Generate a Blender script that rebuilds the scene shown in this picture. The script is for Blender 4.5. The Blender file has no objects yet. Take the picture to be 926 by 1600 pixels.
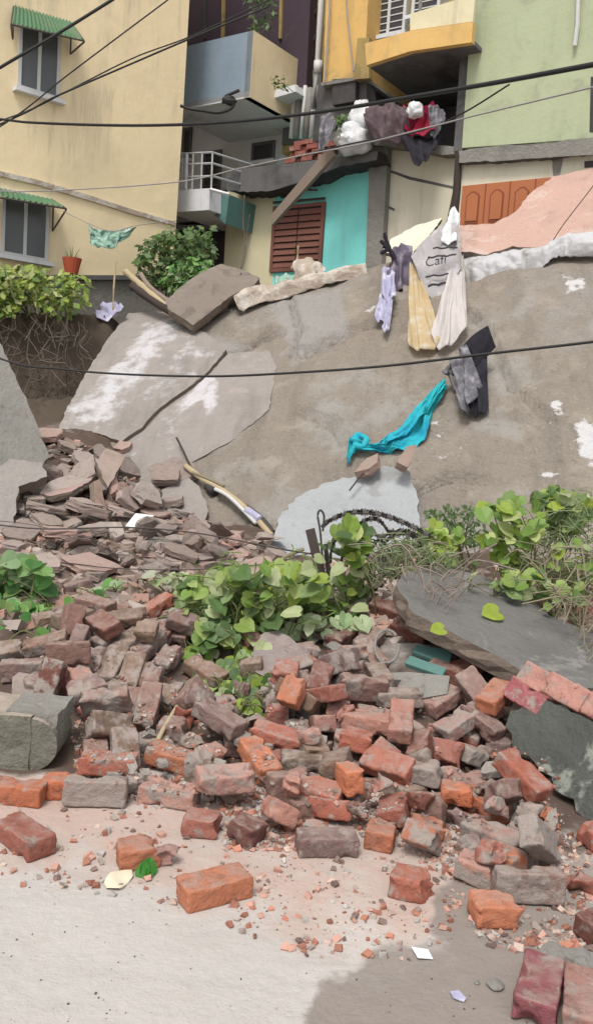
import bpy, bmesh, math, random
from mathutils import Vector, Matrix, noise, Euler, Quaternion
R = math.radians
# ------------------------------------------------------------------ camera model
F = 1386.0; PITCH = R(-6.0); ROLL = R(3.8); CAM = Vector((0, 0, 1.55))
cr, sr, cp, sp = math.cos(ROLL), math.sin(ROLL), math.cos(PITCH), math.sin(PITCH)
def ray(px, py):
    u = (px-463)/F; v = (800-py)/F
    a = u*cr - v*sr; b = u*sr + v*cr
    d = Vector((a, cp - b*sp, sp + b*cp))
    return d/d.y
def P(px, py, Y): return CAM + ray(px, py)*Y
def proj(p):
    q = Vector(p)-CAM
    f = q.y*cp + q.z*sp
    if f < .01: return (-9999, -9999)
    a = q.x/f; b = (-q.y*sp + q.z*cp)/f
    u = a*cr + b*sr; v = -a*sr + b*cr
    return (463+u*F, 800-v*F)
def hit(px, py, p0, n):
    d = ray(px, py); return CAM + d*((Vector(p0)-CAM).dot(n)/d.dot(n))
def sm(a, b, x):
    t = max(0., min(1., (x-a)/(b-a))); return t*t*(3-2*t)
def lerp(a, b, t): return a+(b-a)*t
def interp(pts, x):
    if x <= pts[0][0]: return pts[0][1]
    for (a, b), (c, d) in zip(pts, pts[1:]):
        if x <= c: return b+(d-b)*(x-a)/(c-a)
    return pts[-1][1]
def n3(x, y, z=0.): return noise.noise(Vector((x, y, z)))
def fbm(x, y, z=0., o=4):
    s = 0; a = 1
    for i in range(o): s += a*noise.noise(Vector((x, y, z))); x *= 2.03; y *= 2.03; z *= 2.03; a *= .5
    return s
def inpoly(x, y, poly):
    c = False; j = len(poly)-1
    for i in range(len(poly)):
        xi, yi = poly[i]; xj, yj = poly[j]
        if (yi > y) != (yj > y) and x < (xj-xi)*(y-yi)/(yj-yi)+xi: c = not c
        j = i
    return c
def sdist(x, y, poly):
    m = 1e9; j = len(poly)-1
    for i in range(len(poly)):
        ax, ay = poly[j]; bx, by = poly[i]; dx, dy = bx-ax, by-ay
        t = max(0, min(1, ((x-ax)*dx+(y-ay)*dy)/(dx*dx+dy*dy+1e-9)))
        m = min(m, math.hypot(x-ax-t*dx, y-ay-t*dy)); j = i
    return m if inpoly(x, y, poly) else -m
def mask(x, y, poly, soft): return sm(-soft, soft, sdist(x, y, poly))
# ------------------------------------------------------------------ terrain
TOP = [(200,490,13.0),(285,484,13.0),(400,462,12.9),(480,446,12.7),(560,428,12.5),(640,408,12.2),(720,420,11.9),(830,402,11.55),(926,388,11.3),(1150,350,10.9)]
BOT = [(95,672,10.4),(190,775,9.3),(300,830,8.8),(430,862,8.4),(560,880,8.2),(740,885,7.9),(926,880,7.6),(1150,880,7.4)]
_t = [P(*p) for p in TOP]; _b = [P(*p) for p in BOT]
TY = [(p.x, p.y) for p in _t]; TZ = [(p.x, p.z) for p in _t]
BY = [(p.x, p.y) for p in _b]; BZ = [(p.x, p.z) for p in _b]
EDGE = -2.72
def bank(x, y):
    ty, tz, by, bz = interp(TY, x), interp(TZ, x), interp(BY, x), interp(BZ, x)
    t = (y-by)/(ty-by)
    tt = max(-.6, min(1.0, t))
    z = bz + (tz-bz)*tt + .22*math.sin(math.pi*max(0, min(1, tt)))*sm(-2.7, 1.5, x)
    r = sm(-1.9, -.3, x)
    z += r*(.10*fbm(x*.55, y*.55, 3.) + .035*fbm(x*2.3, y*2.3, 7.) + .012*fbm(x*9, y*9, 1.))
    z += (1-r)*.03*fbm(x*.8, y*.8, 5.)
    return z
def H(x, y):
    m = sm(3.5, 5.7, y)*.34
    m += .12*sm(6.2, 7.8, y)
    m += .78*sm(7.4, 9.8, y)*sm(-.9, -2.6, x)
    m += sm(3.5, 4.4, y)*.05*fbm(x*1.7, y*1.7, 2.)
    m += .004*fbm(x*3, y*3, 9.)
    if y < 7.2: return m
    # slope behind the bank, cliff to its side
    ty, tz, by, bz = interp(TY, x), interp(TZ, x), interp(BY, x), interp(BZ, x)
    plat = tz - .12
    t = max(0, min(1, (y-by)/(ty-by)))
    s = (bz-.35) + (plat-.1-(bz-.35))*t
    s = max(m, s) if t > 0 else m
    c = m + .35*sm(10, 12, y)
    c = lerp(c, plat, sm(12.1, 12.7, y)) + .10*fbm(x*2, y*2, 4.)*sm(10, 12.2, y)*(1-sm(12.7, 13.5, y))
    w = sm(EDGE-.12, EDGE+.15, x)
    return lerp(c, s, w)
def march(px, py, f, h=0., y0=1.5, y1=16., step=.04):
    d = ray(px, py); y = y0; prev = None
    while y < y1:
        p = CAM + d*y
        if p.z < f(p.x, p.y)+h:
            lo, hi = y-step, y
            for _ in range(12):
                m = (lo+hi)/2; q = CAM+d*m
                if q.z < f(q.x, q.y)+h: hi = m
                else: lo = m
            return CAM+d*hi
        y += step
    return CAM+d*y1
def G(px, py, h=0.): return march(px, py, H, h)
def B(px, py, h=0.): return march(px, py, bank, h, y0=6.5)
# ------------------------------------------------------------------ bricks and shards to be placed
# kind: W whole, F whole with a frog, H half, Q three-quarter, C chunk ; pose: rx ry rz degrees
COL = dict(O=(.46,.165,.088), R=(.34,.125,.088), P=(.40,.215,.175), M=(.22,.14,.12), D=(.17,.072,.056), G=(.20,.165,.145), B=(.205,.145,.105), K=(.29,.095,.10))
# px, py, kind, colour, rx, ry, rz, fixed, mortar, label
HERO = [
 (335,1386,'W','O',0,0,32,1,.12,'bright orange whole brick lying alone on pale road in front of the heap'),
 (212,1332,'H','O',0,0,20,1,.1,'orange half brick beside the snapped green leaf on the road'),
 (258,1340,'C','P',0,0,60,1,.3,'small pink broken brick lump touching the orange half by the leaf'),
 (38,1306,'W','R',0,0,-42,1,.25,'red dusty brick lying diagonally with its far end past the frame edge'),
 (22,1236,'W','O',0,0,-4,1,.15,'orange brick lying straight below the big concrete block'),
 (150,1236,'W','P',88,0,4,1,.75,'pale mortar-smeared brick standing on its long edge on the road'),
 (92,1228,'H','O',0,0,10,1,.2,'orange half brick tucked behind the pale brick standing on edge'),
 (205,1222,'C','G',20,10,30,1,.8,'grey mortar lump at the end of the pale brick standing on edge'),
 (170,1193,'W','R',0,0,0,0,.2,'red brick behind the pale brick standing on edge'),
 (265,1240,'F','P',0,0,-14,1,.35,'pinkish brick with a long frog on top, front row of the heap'),
 (352,1217,'F','P',6,0,17,0,.35,'pink frogged brick sloping up beside the red diagonal one'),
 (314,1286,'H','R',0,0,-6,1,.15,'squat red half brick with a thumb-like hollow on its top'),
 (388,1296,'H','D',10,0,60,1,.1,'brown broken half brick among crumbs, between hollow-topped half and mauve brick'),
 (510,1316,'W','M',0,0,8,1,.25,'mauve dusty whole brick lying square to the viewer on the road'),
 (594,1306,'H','O',0,0,76,1,.15,'orange three-quarter brick pointing its end at the viewer beside mauve brick'),
 (664,1296,'H','O',0,0,-12,1,.2,'orange half brick with pale dusty top, next to the end-on orange one'),
 (515,1264,'Q','R',-25,0,-10,0,.05,'red broken brick with a rounded crumbling front edge'),
 (492,1236,'W','R',10,5,-20,0,.25,'dusty red brick leaning over the rounded crumbling one'),
 (640,1380,'H','R',0,0,-18,1,.15,'red half brick with ragged near side standing clear of the heap'),
 (742,1356,'H','P',0,8,-25,1,.4,'pale pink dusty half brick against the mauve slab-like brick'),
 (825,1382,'W','M',86,0,2,1,.45,'wide brown-mauve brick on edge at the foot of the heap'),
 (768,1420,'H','O',5,0,8,1,.1,'small orange-red broken half in front of the wide mauve brick'),
 (770,1308,'W','P',4,0,-44,1,.5,'orange-sided brick with a crust of grey mortar on top'),
 (840,1312,'W','G',60,35,50,1,.9,'grey cement-coated brick tilted up on its corner'),
 (842,1545,'W','K',0,0,68,1,.2,'large pink-red brick closest to the camera, dark end towards the viewer'),
 (912,1568,'W','P',0,0,72,1,.2,'pinkish brick beside the closest one, cut by the frame'),
 (938,1450,'H','D',0,0,30,1,.1,'brown half brick cut by the frame above the two closest bricks'),
 (815,1212,'W','R',0,24,-52,0,.2,'long reddish brick sliding out from under the dark plastered slab'),
 (712,1240,'H','O',0,0,-8,0,.15,'orange half brick in the hollow below the grey frogged brick'),
 (655,1248,'C','D',0,0,20,0,.1,'dark red rounded lump between two orange halves'),
 (606,1196,'W','R',35,0,-35,0,.2,'red brick tipped on its long corner like a roof ridge'),
 (664,1206,'H','G',5,0,-20,0,.6,'grey frogged half brick beside the roof-ridge brick'),
 (735,1180,'H','G',0,20,30,0,.7,'greenish-white plastered half brick below the joined pair'),
 (690,1095,'W','P',0,-18,38,0,.3,'pink upper brick of the joined sloping pair'),
 (712,1132,'W','P',0,-18,38,0,.45,'pink lower brick of the joined sloping pair with grey mortar between'),
 (772,1088,'W','O',0,-15,55,0,.15,'orange brick standing out behind the joined pair'),
 (752,1128,'W','M',0,20,-48,0,.2,'mauve brick running down under the joined pair'),
 (626,1126,'W','P',0,-20,82,0,.2,'pale pink brick pointing down at the viewer beside the joined pair'),
 (574,1128,'W','P',0,0,-18,0,.2,'pink brick resting across a red half in the middle of the heap'),
 (556,1156,'H','R',0,0,-20,0,.1,'red half brick under the pink cross-lying brick'),
 (622,1090,'F','G',0,0,10,0,.5,'grey frogged brick below the grey channel block'),
 (434,1152,'W','R',5,8,-16,0,.2,'red brick with a bitten corner below the trailing vine'),
 (405,1186,'W','O',0,15,-62,0,.15,'bright red brick diving towards the viewer below the bitten one'),
 (342,1122,'W','M',0,16,-32,0,.25,'dark mauve brick slanting down under the vine tips'),
 (457,1082,'H','O',0,-50,60,0,.1,'orange brick end sticking up beside the purple-grey concrete lump'),
 (505,1085,'W','R',0,-20,-50,0,.15,'reddish brick leaning in the hollow below the pale plank'),
 (482,1192,'W','B',0,0,4,0,.4,'brown brick with a dark groove lying level mid heap'),
 (606,952,'W','D',20,10,-28,2,.05,'deep red brick jammed beneath the upper end of grey slab'),
 (640,985,'W','D',20,10,-28,2,.05,'shaded red brick under the deep red one'),
 (735,1040,'W','R',0,-12,30,2,.1,'rust red brick poking from the gap under grey slab'),
 (700,1052,'W','D',0,10,-20,2,.1,'dark brick in the gap beneath the rust red one'),
 (245,948,'W','R',0,-28,38,2,.2,'reddish brick propped on the crest beside white leaves'),
 (148,1112,'H','K',0,-20,45,2,.15,'raspberry pink half brick below the crossing mauve pair'),
 (238,1165,'Q','G',0,0,20,0,.5,'rounded grey brick with a pale crust beside the bamboo stick'),
 (300,1158,'C','B',0,0,20,0,.4,'tan lump under the pile of cement flakes'),
 (270,1185,'W','O',0,10,-12,0,.3,'orange brick at the foot of the bamboo stick'),
]
# wall remnant on the crest: weathered bricks still in rough rows
ROWS = [(145,1035,80,-32,'M'),(176,1040,78,-30,'B'),(206,1052,84,-34,'B'),(236,1062,86,-34,'M'),(197,1108,82,-28,'M'),(231,1104,86,-36,'M'),
 (112,1062,-52,26,'K'),(132,1072,-50,28,'P'),(156,1086,35,-12,'B'),(168,1000,60,-20,'M'),(200,1006,62,-22,'B'),(232,1010,65,-20,'M'),
 (262,1030,70,-25,'M'),(285,985,80,-25,'M'),(258,985,75,-25,'D'),(150,980,20,-8,'D'),(112,990,10,-6,'M'),(190,975,25,-8,'D'),(262,1090,75,-20,'B'),(222,985,28,-12,'M')]
ROWLAB = ['brown brick standing endwise, first of the weathered row on the crest','tan brick standing endwise, second of the weathered row','tan brick lying endwise in the middle of weathered row','mauve brick closing the weathered row on the crest',
 'dark square-ended brick below the weathered row by a white flake','squarish mauve brick below the end of weathered row','pink brick crossing down beside the squared grey stone','paler brick of the crossing pair on crest',
 'tan brick laid over the crossing pair','upper brown brick behind the weathered row','upper tan brick behind the weathered row under the twig','upper mauve brick behind the weathered row by a hollow',
 'mauve brick half under the vine edge','mauve brick end seen beneath the white leaf','dark brick end between white leaf and crest','dark brick under the mossy crest slab','mauve brick under the mossy crest slab, further from the vine',
 'dark wet brick beneath the blue-grey twig','ochre-tinted brick end beside the top of bamboo stick','greyish brick bedded under the propped reddish one']
for i,(a,b,rz,ry,c) in enumerate(ROWS):
    HERO.append((a,b,'W' if i%3 else 'Q',c,0,ry,rz,2,.35,ROWLAB[i]))
BR = dict(W=(.23,.11,.075), F=(.23,.11,.075), H=(.125,.11,.075), Q=(.175,.11,.075), C=(.10,.085,.06))
def hero_pose(h):
    px,py,k,c,rx,ry,rz,fx = h[:8]
    q = Euler((R(rx),R(ry),R(rz))).to_quaternion()
    L,W_,T = BR[k]
    m = q.to_matrix()
    hz = (abs(m[2][0])*L+abs(m[2][1])*W_+abs(m[2][2])*T)/2
    if fx == 1: p = G(px, py, hz*.98)
    elif fx == 2: p = G(px, py, hz*.8)
    else: p = G(px, py, hz+.05); p = p+Vector((0,0,.09))
    return p, q
rs = random.Random(11)
FILL = []   # kind, colour, start location, euler, mortar
def addfill(poly, n, lift, cols, kinds):
    k = 0
    while k < n:
        x = rs.uniform(min(p[0] for p in poly), max(p[0] for p in poly)); y = rs.uniform(min(p[1] for p in poly), max(p[1] for p in poly))
        if not inpoly(x, y, poly): continue
        p = G(x, y, .03)+Vector((0, 0, lift[0]+rs.random()*(lift[1]-lift[0])))
        FILL.append((rs.choice(kinds), rs.choice(cols), p, (R(rs.uniform(-25,25)), R(rs.uniform(-25,25)), rs.uniform(-3.1,3.1)), rs.random()*.6, (x, y)))
        k += 1
addfill([(120,1140),(300,1100),(420,1120),(540,1080),(780,1080),(800,1180),(890,1270),(880,1320),(700,1300),(560,1290),(380,1250),(140,1210)], 92, (.02,.14), 'ORRPPMMMBBG', 'WHHCQCCHQC')
addfill([(420,1040),(560,1050),(700,1070),(800,1090),(800,1160),(420,1160)], 32, (.04,.2), 'RRPPMMDB', 'WWHHQC')
addfill([(20,960),(120,960),(290,940),(320,1060),(300,1130),(130,1130),(0,1090)], 34, (.03,.12), 'MMBBBDGM', 'WWHHQC')
addfill([(440,1230),(880,1260),(926,1310),(926,1400),(700,1380),(440,1300)], 16, (.0,.03), 'OORPPM', 'CCHC')
addfill([(560,880),(900,900),(926,1040),(700,980)], 10, (.0,.05), 'DDRM', 'WWHQ')
addfill([(800,900),(926,900),(960,960),(960,1000),(880,965)], 9, (.0,.05), 'DRMP', 'WHHQC')
addfill([(420,940),(560,940),(560,1040),(420,1040)], 10, (.0,.05), 'DMRM', 'WWHQ')
# flat plaster shards and lumps of the middle rubble: size, pose
SHARD = []
def addsh(poly, n, szr, thr, lift, tag):
    k = 0
    while k < n:
        x = rs.uniform(min(p[0] for p in poly), max(p[0] for p in poly)); y = rs.uniform(min(p[1] for p in poly), max(p[1] for p in poly))
        if not inpoly(x, y, poly): continue
        p = G(x, y, .03)+Vector((0, 0, rs.uniform(*lift)))
        s = rs.uniform(*szr)
        SHARD.append((tag, s, s*rs.uniform(.4, .9), rs.uniform(*thr), rs.randrange(8), p, (R(rs.uniform(-40,40)), R(rs.uniform(-40,40)), rs.uniform(-3.1,3.1)), (x, y)))
        k += 1
addsh([(60,760),(110,690),(190,700),(210,790),(300,820),(430,860),(420,900),(0,900),(0,800)], 80, (.15,.42), (.03,.07), (.03,.35), 'plaster')
addsh([(90,680),(200,700),(200,800),(60,800)], 22, (.25,.55), (.05,.09), (.1,.6), 'plaster')
addsh([(200,830),(430,830),(430,900),(200,900)], 26, (.14,.34), (.06,.16), (.05,.25), 'lump')
addsh([(160,1130),(400,1130),(860,1230),(860,1300),(160,1220)], 24, (.06,.15), (.02,.05), (.1,.25), 'flake')
addsh([(700,900),(926,900),(926,1000),(800,960)], 8, (.1,.2), (.05,.08), (.02,.1), 'lump')
# static blocks that also carry bricks in the heap: outlines on a plane
def plane3(a, b, c):
    a, b, c = P(*a), P(*b), P(*c); n = (b-a).cross(c-a).normalized()
    if n.dot(CAM-a) < 0: n = -n
    return a, n
SL = {
 'dark_slab': ([(797,1112),(820,1096),(870,1100),(926,1128),(1000,1165),(1010,1330),(940,1296),(880,1243),(845,1205),(800,1166),(790,1135)], ((926,1285,3.46),(800,1165,3.93),(926,1110,3.78)), .05),
 'slab_core': ([(797,1108),(818,1062),(862,1050),(926,1085),(1000,1130),(1010,1285),(940,1255),(870,1200),(806,1145)], ((926,1280,3.54),(800,1160,4.01),(926,1105,3.86)), .12),
 'grey_slab': ([(618,914),(632,893),(690,884),(738,896),(762,902),(792,926),(830,936),(858,962),(900,978),(960,1006),(975,1090),(925,1074),(895,1075),(820,1052),(768,1020),(738,1006),(700,985),(645,958)], ((620,905,5.2),(926,1060,4.45),(740,1010,4.5)), .11),
}
def slab_pts(key):
    poly, pl, th = SL[key]; a, n = plane3(*pl)
    return [hit(x, y, a, n) for x, y in poly], n, th
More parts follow.
